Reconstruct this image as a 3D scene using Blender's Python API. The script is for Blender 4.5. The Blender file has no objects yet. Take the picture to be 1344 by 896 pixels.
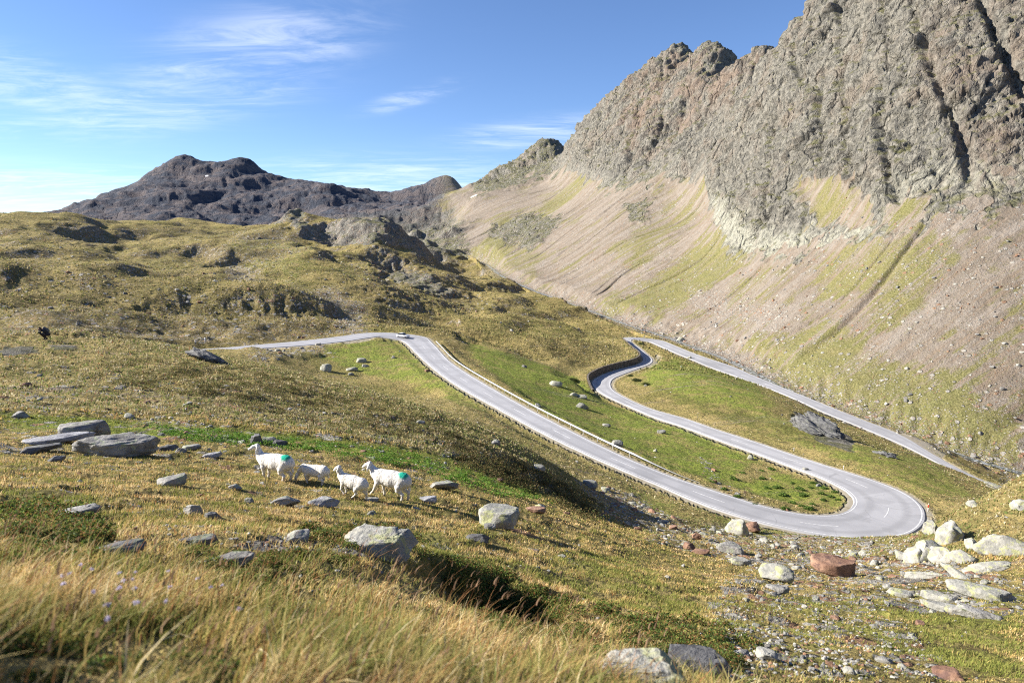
import bpy, bmesh, math, random, time
import numpy as np
from mathutils import Vector, Matrix
T0 = time.time()
random.seed(7); RNG = np.random.default_rng(11)
F = np.float32
S = bpy.context.scene
COL = S.collection
FPX = 896.0; PIT = math.atan(133/896)
CP, SP = math.cos(PIT), math.sin(PIT)

# ------------------------------------------------------------------ camera maths
def ray(px, py):
    dx = (px-672)/FPX; dy = (448-py)/FPX
    return dx, CP+dy*SP, -SP+dy*CP
def azs(px, py):
    """bearing (rad) and slope z/d of the sight line through a photo pixel"""
    x, y, z = ray(px, py)
    return math.atan2(x, y), z/math.hypot(x, y)

# ------------------------------------------------------------------ noise
_perm = np.random.default_rng(5).permutation(256).astype(np.int32)
_perm = np.concatenate([_perm, _perm, _perm])
_g2 = np.array([[math.cos(a), math.sin(a)] for a in np.linspace(0, 2*math.pi, 16, endpoint=False)], F)
_g3 = np.random.default_rng(6).normal(size=(64, 3)).astype(F)
_g3 /= np.linalg.norm(_g3, axis=1)[:, None]; _g3 *= 1.25
def _fade(t): return t*t*t*(t*(t*6-15)+10)
def pn2(x, y, seed=0):
    x = np.asarray(x, F); y = np.asarray(y, F)
    xi = np.floor(x); yi = np.floor(y); fx = x-xi; fy = y-yi
    xi = xi.astype(np.int32)+seed*37; yi = yi.astype(np.int32)+seed*91
    u = _fade(fx); v = _fade(fy)
    def c(ox, oy):
        g = _g2[_perm[(_perm[(xi+ox) & 255]+yi+oy) & 255] & 15]
        return g[..., 0]*(fx-ox)+g[..., 1]*(fy-oy)
    a = c(0, 0); b = c(1, 0); a = a+u*(b-a)
    d = c(0, 1); e = c(1, 1); d = d+u*(e-d)
    return (a+v*(d-a))*1.4
def pn3(x, y, z, seed=0):
    x = np.asarray(x, F); y = np.asarray(y, F); z = np.asarray(z, F)
    xi = np.floor(x); yi = np.floor(y); zi = np.floor(z); fx = x-xi; fy = y-yi; fz = z-zi
    xi = xi.astype(np.int32)+seed*37; yi = yi.astype(np.int32)+seed*91; zi = zi.astype(np.int32)+seed*53
    u = _fade(fx); v = _fade(fy); w = _fade(fz)
    def c(ox, oy, oz):
        g = _g3[_perm[(_perm[(_perm[(xi+ox) & 255]+yi+oy) & 255]+zi+oz) & 255] & 63]
        return g[..., 0]*(fx-ox)+g[..., 1]*(fy-oy)+g[..., 2]*(fz-oz)
    def pl(oz):
        a = c(0, 0, oz); a = a+u*(c(1, 0, oz)-a)
        d = c(0, 1, oz); d = d+u*(c(1, 1, oz)-d)
        return a+v*(d-a)
    a = pl(0)
    return a+w*(pl(1)-a)
_fj = np.random.default_rng(21).uniform(.1, .9, (256, 3)).astype(F); _fd = np.random.default_rng(22).normal(size=(256, 3)).astype(F); _fd /= np.linalg.norm(_fd, axis=1)[:, None]; _fo = np.random.default_rng(23).uniform(-1, 1, 256).astype(F)
def facet3(x, y, z, seed=0, tilt=.75, step=.40):
    """broken-rock relief: every cell is a plane of its own, cells meet in sharp edges"""
    x = np.asarray(x, F); y = np.asarray(y, F); z = np.asarray(z, F); bx, by, bz = np.floor(x-.5), np.floor(y-.5), np.floor(z-.5)
    best = np.full(x.shape, 9e9, F); out = np.zeros(x.shape, F)
    for o in range(8):
        cx, cy, cz = bx+(o & 1), by+((o >> 1) & 1), bz+((o >> 2) & 1)
        h = _perm[(_perm[(_perm[(cx.astype(np.int32)+seed*17) & 255]+cy.astype(np.int32)+seed*5) & 255]+cz.astype(np.int32)) & 255]
        j = _fj[h]; dx, dy, dz = x-cx-j[..., 0], y-cy-j[..., 1], z-cz-j[..., 2]; d2 = dx*dx+dy*dy+dz*dz; m = d2 < best
        g = _fd[h]; v = (dx*g[..., 0]+dy*g[..., 1]+dz*g[..., 2])*tilt+_fo[h]*step; best = np.where(m, d2, best); out = np.where(m, v, out)
    return out
def sst(a, b, x):
    t = np.clip((x-a)/(b-a), 0, 1); return t*t*(3-2*t)

# ------------------------------------------------------------------ the road, from its two edges
O_PX = [(225,470),(255,464),(282,462),(340,457),(402,453),(455,447.5),(492,442),(515,440),(530,446),(545,460),(567,480),(600,504.5),(656,536),(711.6,566),(767,594),(823,619.5),(868,639.6),(936,667),(1003,687),(1070,701.5),(1125.5,707.5),(1170,706.5),(1191,704),(1206.5,695),(1215,680),(1211,665),(1195.6,651),(1165,637),(1107,617),(1051.6,599),(996,580),(936,560.7),(900.6,548),(854,535),(822,521.6),(805,512),(801,504),(805,496.6),(822,489),(838,483),(854,477),(856.5,471.5),(852,467),(838,455),(829,449),(828,446),(838,444),(849,446.5),(869,455),(900.6,468.4),(932,480),(960,491),(1040,521),(1085,541),(1130,559),(1176,578),(1205,594),(1244,615),(1296,640),(1344,664)]
I_PX = [(225,462),(255,458),(282,457),(340,452),(400,446.5),(450,440.5),(480,436),(510,432),(538,431),(547,434),(554,439),(573,457),(592,477),(656,516),(711.6,547),(767,575),(823,600.5),(868,618.5),(931,640),(969,653.5),(1014,667),(1070,676),(1103,673.6),(1119,664),(1123,655),(1116,646),(1103,638),(1074,625),(1040,613.6),(996,597),(940,577),(893,559.5),(861.6,549.7),(822,532.5),(791,517),(779,507),(777,500),(790,492),(807,486),(835,479),(843.6,474),(843,468),(835,462),(822.5,450.5),(816,443.4),(821,440),(835,439.5),(849,440),(869,447),(900.6,460),(932,471.6),(960,481.7),(1040,514),(1085,533),(1130,551),(1176,569),(1228,597),(1266,618),(1303.6,637),(1350,659)]
O_Z = {0:-29.4,2:-29.5,7:-30,13:-33.3,16:-36,19:-37.3,24:-38.5,28:-39.3,31:-41,34:-43,36:-43.8,40:-44.8,44:-46.2,46:-46.5,50:-48.3,52:-50.5,55:-54.5,58:-58.5,59:-60}
I_Z = {0:-29.4,2:-29.5,8:-30,14:-33.3,18:-36,21:-37.3,24:-38.4,27:-39.3,30:-41,33:-43,36:-43.8,39:-44.8,43:-46.1,46:-46.5,50:-48.3,52:-50.5,55:-54.5,58:-58.5,59:-60}
def edge3d(PX, Z):
    n = len(PX); zi = np.interp(np.arange(n), sorted(Z), [Z[k] for k in sorted(Z)])
    out = []
    for (px, py), z in zip(PX, zi):
        a, s = azs(px, py); d = z/s
        out.append((d*math.sin(a), d*math.cos(a), z))
    return np.array(out)
def catmull(P, step=1.0):
    P = np.vstack([2*P[0]-P[1], P, 2*P[-1]-P[-2]]); out = []
    for i in range(1, len(P)-2):
        p0, p1, p2, p3 = P[i-1:i+3]
        t0 = 0; t1 = np.linalg.norm(p1-p0)**.5; t2 = t1+np.linalg.norm(p2-p1)**.5; t3 = t2+np.linalg.norm(p3-p2)**.5
        n = max(2, int(np.linalg.norm(p2-p1)/step)+1)
        for t in np.linspace(t1, t2, n, endpoint=False):
            A1 = (t1-t)/(t1-t0)*p0+(t-t0)/(t1-t0)*p1; A2 = (t2-t)/(t2-t1)*p1+(t-t1)/(t2-t1)*p2; A3 = (t3-t)/(t3-t2)*p2+(t-t2)/(t3-t2)*p3
            B1 = (t2-t)/(t2-t0)*A1+(t-t0)/(t2-t0)*A2; B2 = (t3-t)/(t3-t1)*A2+(t-t1)/(t3-t1)*A3
            out.append((t2-t)/(t2-t1)*B1+(t-t1)/(t2-t1)*B2)
    out.append(P[-2]); return np.array(out)
def smooth(P, n):
    P = P.copy()
    for _ in range(n): P[1:-1] = P[1:-1]*.5+(P[:-2]+P[2:])*.25
    return P
def resample(P, step):
    L = np.concatenate([[0], np.cumsum(np.linalg.norm(np.diff(P[:, :2], axis=0), axis=1))])
    t = np.arange(0, L[-1], step); return np.stack([np.interp(t, L, P[:, k]) for k in range(3)], 1)
OE = resample(smooth(catmull(edge3d(O_PX, O_Z)), 4), .5)
IE = resample(smooth(catmull(edge3d(I_PX, I_Z)), 4), .5)
# pair the edges by walking both monotonically
def pair(A, B):
    j = 0; out = []
    for i in range(len(A)):
        fi = i/len(A); lo = j; hi = min(len(B), j+60)
        dd = np.linalg.norm(B[lo:hi, :2]-A[i, :2], axis=1)
        j = lo+int(np.argmin(dd)); out.append((A[i], B[j]))
    return out
PR = pair(OE, IE)
CL = smooth(np.array([(a+b)/2 for a, b in PR]), 12)
# width around each centre sample, smoothed
WID = np.array([np.linalg.norm((a-b)[:2]) for a, b in PR])
WID = smooth(np.stack([WID, WID, WID], 1), 30)[:, 0]
_seg = np.concatenate([[0], np.cumsum(np.linalg.norm(np.diff(CL[:, :2], axis=0), axis=1))])
_t = np.arange(0, _seg[-1], 1.0)
CLW = np.interp(_t, _seg, WID); CL = np.stack([np.interp(_t, _seg, CL[:, k]) for k in range(3)], 1)
CL = smooth(CL, 6)
TG = np.gradient(CL[:, :2], axis=0); TG /= np.linalg.norm(TG, axis=1)[:, None]+1e-9
NR = np.stack([-TG[:, 1], TG[:, 0]], 1)          # left of the direction of travel
print('road len', len(CL), 'width', CLW.min(), CLW.max())

# ------------------------------------------------------------------ river line and right-hand mountain slope
RIV_PX = [(1500,665,-68),(1344,618,-64),(1260,595,-62),(1180,566,-59.5),(1120,545,-57.5),(1060,520,-55.5),(1010,497,-53.5),(950,468,-52),(900,450,-50.5),(868,438,-50),(830,427,-48.5),(790,412,-47),(740,394,-44),(700,380,-41),(660,362,-34),(635,345,-27),(610,336,-20)]
RIV = []
for px, py, z in RIV_PX:
    a, s = azs(px, py); d = z/s; RIV.append((d*math.sin(a), d*math.cos(a), z))
RIV = np.array(RIV)
print('river', np.round(RIV).tolist())
CTRL = []                                         # (az, ln d, s)
def cp(px, py, d):
    a, s = azs(px, py); CTRL.append((a, math.log(d), s))
def rows(s):
    for tok in s.split(';'):
        if tok.strip(): cp(*[float(v) for v in tok.split(',')])
for a in (-50, -25, 0, 25, 50):
    CTRL.append((math.radians(a), math.log(.5), -1.05/.5)); CTRL.append((math.radians(a), math.log(.9), -1.06/.9))
rows('''-150,896,1.4;0,896,1.5;336,896,1.6;560,896,1.9;700,896,2.3;850,896,3.2;1000,896,4.8;1150,896,6.2;1344,896,8;1520,896,9;
0,850,1.9;300,850,2.1;560,850,2.6;700,850,3.6;850,850,5;1000,850,7;1200,850,9.5;1344,850,11;
-150,800,2.6;0,800,2.6;200,800,2.7;400,800,3.2;520,805,3.8;620,808,4.9;700,812,6;800,800,8;1000,800,11.5;1200,800,14;1344,800,16;1500,800,18;
0,750,3.6;200,750,3.9;400,750,4.8;500,748,5.6;540,742,6.6;560,725,8.2;480,712,7.8;645,792,7.4;600,738,10;680,752,10.5;760,788,9.5;
-150,700,6.5;0,700,6.5;200,700,7.5;400,700,9.5;600,705,13;700,715,15;820,740,17;900,755,18;1000,752,23;1090,752,30;1200,755,30;1344,755,26;1500,750,25;
820,700,32;900,715,34;960,702,66;1000,720,46;1100,722,54;1180,724,48;1140,735,42;
1220,712,40;1225,690,45;1255,674,47;1300,650,51;1344,627,55;1450,590,60;1344,700,40;1280,730,35;1500,690,40;
1235,722,60;1290,700,66;1370,680,75;1450,660,85;
-150,650,12;0,650,12;200,650,14;400,650,17;550,650,19.5;650,670,20;720,680,22;780,692,25;
-150,600,22;0,600,22;200,600,23;400,603,24;560,625,24;650,645,26;710,664,28;
-150,550,33;0,552,33;200,562,31;400,582,31;550,602,32;650,630,34;720,656,36;780,688,40;
-150,500,50;0,500,50;200,505,48;400,540,44;550,575,42;650,600,44;740,637,47;800,668,54;
-150,443,75;0,443,72;60,446,68;160,448,72;240,458,78;300,474,76;360,483,74;430,502,70;500,520,66;560,540,64;620,560,62;680,585,58;740,620,56;790,653,60;
-100,455,100;0,455,98;120,460,100;240,470,108;330,490,105;430,520,100;500,535,98;560,556,92;640,585,84;720,618,80;790,656,76;
850,674,68;850,652,88;900,682,66;900,667,82;958,704,74;1000,700,80;1100,714,78;
480,490,172;520,508,158;560,520,150;420,472,188;350,468,176;300,468,168;440,462,196;
-100,460,140;0,460,140;150,465,150;0,446,190;100,448,195;220,450,195;
-100,420,225;0,420,225;100,420,230;200,420,235;300,427,228;400,430,225;450,425,235;0,380,265;150,385,265;300,392,258;400,398,252;
-100,345,300;0,347,300;100,350,300;200,366,290;300,370,285;380,376,278;430,395,270;460,415,255;
0,352,350;200,376,335;320,384,322;420,402,300;
-100,340,400;0,340,400;120,347,395;200,355,385;280,358,380;0,326,450;100,331,440;200,342,425;280,350,415;330,362,385;-100,325,450;
0,331,520;200,350,490;300,352,470;380,340,430;420,368,355;450,400,300;
0,302,620;60,305,610;150,312,600;250,325,560;320,330,540;-100,300,620;-100,283,700;0,284,700;80,290,700;130,293,720;0,292,900;130,300,900;-100,290,900;
170,288,850;215,281,880;260,290,860;310,297,850;200,308,700;350,320,600;200,290,1050;300,302,1000;
350,303,700;380,288,700;420,283,700;470,290,690;520,313,640;570,338,580;612,356,540;640,376,490;
450,320,560;520,340,500;560,365,440;620,390,400;655,412,365;500,380,350;520,408,290;600,430,285;700,430,305;760,460,258;700,480,205;650,460,220;600,452,235;570,425,255;490,420,248;750,500,190;660,490,180;720,530,150;800,560,142;
380,300,830;440,305,830;520,335,740;600,362,640;
540,300,1150;480,290,1200;590,320,950;600,300,1150;620,325,850;
880,490,218;960,522,188;1050,560,166;1110,578,156;1160,600,140;1250,638,135;
430,247,1750;470,266,2250;510,268,2250;545,266,2300;580,264,2300;615,262,2300;560,262,1950;500,264,1790;545,263,1790;575,266,1790;600,264,1780;625,262,1700;575,290,1480;''')
FARM = [(40,300),(78,288),(120,270),(150,256),(175,251),(200,226),(222,213),(240,206),(262,215),(283,223),(300,212),(325,210),(350,233),(370,236),(400,240),(440,246),(480,254),(520,258),(545,249),(575,247),(600,252)]
for i, (x, y) in enumerate(FARM):
    d = 2100 if x < 430 else 1900
    cp(x, y, d); cp(x, y+26, d*1.35)
rows('-150,310,2000;-60,308,2000;-60,320,2800;100,300,1500;200,292,1500;300,300,1450;360,300,1400;420,285,1450;500,275,1550;560,270,1500;250,250,1850;215,245,1800;290,262,1700;330,240,1900;380,265,1700;450,268,1650')
for k in range(20, len(CL)-10, 14):
    d = math.hypot(*CL[k, :2]); CTRL.append((math.atan2(CL[k, 0], CL[k, 1]), math.log(d), CL[k, 2]/d))
# mountain on the right
YB = [(600,262),(680,240),(740,222),(800,250),(860,240),(925,236),(945,300),(975,336),(1060,325),(1140,305),(1200,298),(1286,262),(1344,250),(1600,240)]
SKY = [(612,246),(640,232),(665,222),(690,205),(703,193),(717,193),(728,189),(740,186),(755,181),(775,162),(797,127),(815,126),(840,110),(860,88),(880,68),(905,70),(920,58),(950,54),(985,49),(1010,46),(1030,22),(1050,-2),(1100,-50),(1200,-110),(1344,-150),(1550,-170)]
def rivd(az):
    A = np.arctan2(RIV[:, 0], RIV[:, 1]); D = np.hypot(RIV[:, 0], RIV[:, 1])
    o = np.argsort(A); return np.interp(az, A[o], D[o]), np.interp(az, A[o], RIV[o, 2])
def rivang(d):
    D = np.hypot(RIV[:, 0], RIV[:, 1]); k = int(np.clip(np.searchsorted(D, d), 1, len(D)-1))
    k0 = max(0, k-3); k1 = min(len(D)-1, k+2)
    v = RIV[k1]-RIV[k0]; return math.atan2(-v[0], v[1])
for px in (560+0, 610, 650, 690, 730, 750, 770, 790, 810, 850, 890, 930, 970, 1020, 1080, 1150, 1220, 1290, 1360, 1450, 1560):
    if px < 610: continue
    az0, _ = azs(px, 350); d0, z0 = rivd(az0); th = rivang(d0)
    sn = math.sin(max(th+az0, math.radians(12)))
    k1 = .66*sn; k2 = 1.30*sn
    yb = np.interp(px, [p[0] for p in YB], [p[1] for p in YB]); ys = np.interp(px, [p[0] for p in SKY], [p[1] for p in SKY])
    azb, sb = azs(px, yb); db = (z0-k1*d0)/(sb-k1); db = min(db, 1220)
    zb = sb*db
    for fr in (.12, .3, .55, .8, 1.0):
        d = d0+(db-d0)*fr; z = z0+(zb-z0)*(fr**1.12); CTRL.append((az0, math.log(d), z/d))
    azs_, ss = azs(px, ys); k2 = max(k2, ss+.12); dr = (zb-k2*db)/(ss-k2); dr = min(max(dr, db*1.05), 1420)
    zr = ss*dr
    for fr in (.35, .7, 1.0):
        d = db+(dr-db)*fr; CTRL.append((az0, math.log(d), (zb+(zr-zb)*fr)/d))
    CTRL.append((az0, math.log(dr*1.12), ss-.06)); CTRL.append((az0, math.log(dr*1.5), ss-.25)); CTRL.append((az0, math.log(dr*2.4), ss*.3-.1))
    print('mtn', px, 'river %.0f base %.0f ridge %.0f' % (d0, db, dr))
for a in (-50, -30, -10, 10, 30, 50): CTRL.append((math.radians(a), math.log(5000), -.03))
CT = np.array(CTRL)

# ------------------------------------------------------------------ thin-plate surface in (bearing, ln distance)
def tps_fit(C, lam=2e-4):
    n = len(C); X = C[:, :2]; r2 = ((X[:, None]-X[None])**2).sum(-1)
    K = .5*r2*np.log(r2+1e-12); K[np.diag_indices(n)] = lam
    P = np.hstack([np.ones((n, 1)), X]); A = np.zeros((n+3, n+3)); A[:n, :n] = K; A[:n, n:] = P; A[n:, :n] = P.T
    return np.linalg.solve(A, np.concatenate([C[:, 2], np.zeros(3)]))
# merge near-duplicate control points
keep = []
for i, c in enumerate(CT):
    if all((c[0]-CT[j, 0])**2+(c[1]-CT[j, 1])**2 > 2.5e-5 for j in keep): keep.append(i)
CT = CT[keep]
# interpolate in s relative to a smooth trend so that near distances stay well-behaved
def trend(v): return -1.1*np.exp(-v)-.28*np.exp(-np.maximum(v-2.2, 0)*.55)*(1-np.exp(-np.exp(v)/4.))
W = tps_fit(np.column_stack([CT[:, 0], CT[:, 1], CT[:, 2]-trend(CT[:, 1])]))
def tps_eval(u, v):
    u = u.ravel().astype(F); v = v.ravel().astype(F); out = np.empty(len(u), F); w = W.astype(F); cu = CT[:, 0].astype(F); cv = CT[:, 1].astype(F)
    n = len(CT)
    for i in range(0, len(u), 20000):
        a = u[i:i+20000, None]-cu; b = v[i:i+20000, None]-cv; r2 = a*a+b*b+F(1e-12)
        out[i:i+20000] = (F(.5)*r2*np.log(r2))@w[:n]+w[n]+w[n+1]*u[i:i+20000]+w[n+2]*v[i:i+20000]
    return out

AZ = np.concatenate([np.radians(np.linspace(-180, -50, 40, endpoint=False)), np.radians(np.arange(-50, 50, .078)), np.radians(np.linspace(50, 180, 41))])
LV = np.concatenate([np.linspace(math.log(.5), math.log(1.2), 20, endpoint=False), np.arange(math.log(1.2), math.log(300), .0072), np.arange(math.log(300), math.log(1100), .0020), np.arange(math.log(1100), math.log(2300), .0045), np.linspace(math.log(2300), math.log(6000), 20)])
NA, NV = len(AZ), len(LV); print('grid', NA, NV, NA*NV)
AZC = np.clip(AZ, math.radians(-46), math.radians(46))
U, V = np.meshgrid(AZC, LV)                 # rows: distance, cols: bearing
# evaluate on a coarser lattice and interpolate smoothly (cubic along both axes through repeated linear on a fine-enough lattice)
uu = np.radians(np.arange(-47, 47.01, .25)); vv = np.arange(math.log(.5)-.02, math.log(6000)+.04, .01)
UU, VV = np.meshgrid(uu, vv); G = tps_eval(UU, VV).reshape(UU.shape)
def cubic_interp_axis(Gm, x0, dx, x, axis):
    Gm = np.moveaxis(Gm, axis, 0); t = (x-x0)/dx; i = np.clip(np.floor(t).astype(int), 1, len(Gm)-3); f = (t-i).astype(F)[:, None]
    p0, p1, p2, p3 = Gm[i-1], Gm[i], Gm[i+1], Gm[i+2]
    r = p1+.5*f*(p2-p0+f*(2*p0-5*p1+4*p2-p3+f*(3*(p1-p2)+p3-p0)))
    return np.moveaxis(r, 0, axis)
Sg = cubic_interp_axis(G, vv[0], .01, LV, 0); Sg = cubic_interp_axis(Sg, uu[0], math.radians(.25), AZC, 1)
Sg = Sg+trend(LV)[:, None].astype(F)
# behind the camera: run smoothly from one side of the view to the other
over = np.abs(AZ) > math.radians(46)
wb = np.clip((np.abs(AZ)-math.radians(46))/math.radians(134), 0, 1); wb = (wb*wb*(3-2*wb)*.5)
iL = np.argmin(np.abs(AZ+math.radians(46))); iR = np.argmin(np.abs(AZ-math.radians(46)))
for j in np.where(over)[0]:
    a, b = (Sg[:, iL], Sg[:, iR]) if AZ[j] < 0 else (Sg[:, iR], Sg[:, iL])
    Sg[:, j] = a*(1-wb[j])+b*wb[j]
D = np.exp(LV)[:, None].astype(F)*np.ones((1, NA), F)
X = D*np.sin(AZ)[None].astype(F); Y = D*np.cos(AZ)[None].astype(F); Z = (Sg*D).astype(F)
print('base terrain %.1fs' % (time.time()-T0))

def cast_uv(px, py, Zg=None):
    """first crossing of the sight line with the ground: bearing, ln d"""
    a, s = azs(px, py); Zg = Z if Zg is None else Zg
    fj = np.interp(a, AZ, np.arange(NA)); j = int(fj); f = fj-j
    col = (Zg[:, j]*(1-f)+Zg[:, min(j+1, NA-1)]*f)/D[:, j]
    i0 = np.searchsorted(LV, math.log(1.2)) if py > 600 else np.searchsorted(LV, math.log(8))
    k = np.where(col[i0:] >= s)[0]
    if len(k) == 0: return a, LV[int(np.argmax(col[i0:]))+i0]
    k = k[0]+i0
    if k == 0: return a, LV[0]
    t = (s-col[k-1])/(col[k]-col[k-1]+1e-9); return a, LV[k-1]+(LV[k]-LV[k-1])*min(max(t, 0), 1)
def zat(x, y):
    d = math.hypot(x, y); a = math.atan2(x, y)
    fj = np.interp(a, AZ, np.arange(NA)); fi = np.interp(math.log(max(d, .51)), LV, np.arange(NV))
    j = min(int(fj), NA-2); i = min(int(fi), NV-2); u = fj-j; v = fi-i
    return float((Z[i, j]*(1-u)+Z[i, j+1]*u)*(1-v)+(Z[i+1, j]*(1-u)+Z[i+1, j+1]*u)*v)
def cast(px, py):
    a, v = cast_uv(px, py); d = math.exp(v); x, y = d*math.sin(a), d*math.cos(a); return Vector((x, y, zat(x, y)))
AZG = np.broadcast_to(AZ[None].astype(F), D.shape); LVG = np.broadcast_to(LV[:, None].astype(F), D.shape)

# ------------------------------------------------------------------ cover masks: outlines laid on the ground
WU = (pn2(X/(D*.06+.2), LVG*17, 3)*.010).astype(F)
nzA = lambda f, sd: pn2(AZG*f, LVG*f, sd)
WARP1 = nzA(60, 1)*.006+nzA(150, 2)*.003; WARP2 = nzA(60, 4)*.012+nzA(150, 5)*.006
def region(pts, soft=.006, warp=1.0):
    P = []
    n = len(pts)
    for i in range(n):
        a, b = pts[i], pts[(i+1) % n]; m = max(1, int(math.hypot(b[0]-a[0], b[1]-a[1])/25))
        for k in range(m): P.append(cast_uv(a[0]+(b[0]-a[0])*k/m, a[1]+(b[1]-a[1])*k/m))
    P = np.array(P); out = np.zeros(D.shape, F); m = .03+soft
    j0, j1 = np.searchsorted(AZ, [P[:, 0].min()-m, P[:, 0].max()+m]); i0, i1 = np.searchsorted(LV, [P[:, 1].min()-m*2, P[:, 1].max()+m*2])
    u = AZG[i0:i1, j0:j1]+WARP1[i0:i1, j0:j1]*warp; v = LVG[i0:i1, j0:j1]+WARP2[i0:i1, j0:j1]*warp
    ins = np.zeros(u.shape, bool); md = np.full(u.shape, 9e9, F)
    for k in range(len(P)):
        x1, y1 = P[k]; x2, y2 = P[(k+1) % len(P)]
        if abs(y1-y2) > 1e-9: ins ^= ((v > y1) != (v > y2)) & (u < (x2-x1)*(v-y1)/(y2-y1)+x1)
        ex, ey = x2-x1, y2-y1; L = ex*ex+ey*ey+1e-12; t = np.clip(((u-x1)*ex+(v-y1)*ey)/L, 0, 1)
        md = np.minimum(md, (u-x1-t*ex)**2+(v-y1-t*ey)**2)
    sd = np.sqrt(md)*np.where(ins, 1, -1); out[i0:i1, j0:j1] = sst(-soft, soft, sd); return out
def seg_dist(P, rmax):
    """distance from each ground vertex to a polyline (3-D points), with the height, index there; only near it"""
    best = np.full(D.shape, 9e9, F); zz = np.zeros(D.shape, F); idx = np.zeros(D.shape, np.int32)
    for c in range(0, len(P)-1, 12):
        Q = P[c:c+13]; d = np.hypot(Q[:, 0], Q[:, 1]); a = np.arctan2(Q[:, 0], Q[:, 1]); pa = rmax/d.min()
        j0, j1 = np.searchsorted(AZ, [a.min()-pa, a.max()+pa]); i0, i1 = np.searchsorted(LV, [math.log(max(d.min()-rmax, .6)), math.log(d.max()+rmax)])
        x = X[i0:i1, j0:j1]; y = Y[i0:i1, j0:j1]; bb = best[i0:i1, j0:j1]; bz = zz[i0:i1, j0:j1]; bi = idx[i0:i1, j0:j1]
        for k in range(len(Q)-1):
            ex, ey = Q[k+1, 0]-Q[k, 0], Q[k+1, 1]-Q[k, 1]; L = ex*ex+ey*ey+1e-9
            t = np.clip(((x-Q[k, 0])*ex+(y-Q[k, 1])*ey)/L, 0, 1); dd = np.hypot(x-Q[k, 0]-t*ex, y-Q[k, 1]-t*ey)
            m = dd < bb; bb[m] = dd[m]; bz[m] = (Q[k, 2]+t*(Q[k+1, 2]-Q[k, 2]))[m]; bi[m] = c+k
    return best, zz, idx
RD, RZ, RI = seg_dist(CL, 22.0)
RHW = (CLW[RI]*.5).astype(F); RDE = RD-RHW                       # distance beyond the asphalt edge
RVC = resample(smooth(catmull(RIV, 4), 6), 6.0)
VD, VZ, VI = seg_dist(RVC, 26.0)
SSX = RVC[:, 0]; print('dist fields %.1fs' % (time.time()-T0))
# side of river: >0 on the mountain side
_o = np.argsort(np.arctan2(RVC[:, 0], RVC[:, 1]))
_A = np.arctan2(RVC[:, 0], RVC[:, 1])[_o]; _L = np.log(np.hypot(RVC[:, 0], RVC[:, 1]))[_o]
rivv = np.interp(AZ, _A, _L).astype(F)[None]
MTN = (sst(0, .02, LVG-rivv)*sst(math.radians(-7.5), math.radians(-3.2), AZG)).astype(F)
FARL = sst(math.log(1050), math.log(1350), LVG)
rock = np.zeros(D.shape, F); scree = rock.copy(); green = rock.copy(); brown = rock.copy(); gravel = rock.copy(); pale = rock.copy(); rust = rock.copy(); snow = rock.copy()
def add(m, pts, k=1.0, soft=.006, warp=1.0):
    np.maximum(m, region(pts, soft, warp)*k, out=m)
def sub(m, pts, k=1.0, soft=.006, warp=1.0):
    m *= 1-region(pts, soft, warp)*k
scree[:] = MTN*.95
yb = [(p[0], p[1]) for p in YB]
# cliff: everything above its foot
ca, cv = [], []
for px in range(600, 1600, 12):
    py = np.interp(px, [p[0] for p in YB], [p[1] for p in YB]); a, v = cast_uv(px, py); ca.append(a); cv.append(v)
footv = np.interp(AZ, ca, cv).astype(F)[None]
CLF = sst(-.035, .035, LVG+WARP2*3.5+nzA(22, 8)*.045+nzA(90, 9)*.02-footv)*sst(math.radians(-4.5), math.radians(-2), AZG)
FARL = FARL*(1-MTN); rock[:] = np.maximum(CLF, FARL)
# rocky knobs
add(rock, [(640,300),(690,277),(738,284),(730,300),(700,325),(660,318)], .95, .01, 1.6)
add(rock, [(375,290),(430,284),(480,296),(520,318),(490,325),(430,310),(380,305)], .8, .01, 2)
add(rock, [(480,330),(530,335),(600,380),(560,375),(510,350)], .6, .01, 2)
add(rock, [(940,260),(1000,320),(980,338),(935,290)], .9, .008, 1.2)
add(rock, [(1150,285),(1225,285),(1220,302),(1160,304)], .7, .006, 1.4)
add(rock, [(820,270),(860,262),(850,292),(825,294)], .7, .006, 1.5)
add(rock, [(1040,540),(1075,545),(1118,575),(1120,592),(1075,580),(1050,560)], .8, .005, 1)
add(rock, [(0,460),(45,458),(52,466),(0,470)], .7, .004, .8); add(rock, [(60,456),(100,456),(104,463),(70,464)], .6, .004, .8)
add(rock, [(480,270),(600,275),(620,330),(560,335),(480,300)], .85, .03, 2)
add(rock, [(385,440),(440,468),(385,478),(310,470)], .25, .01, 1)
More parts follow.
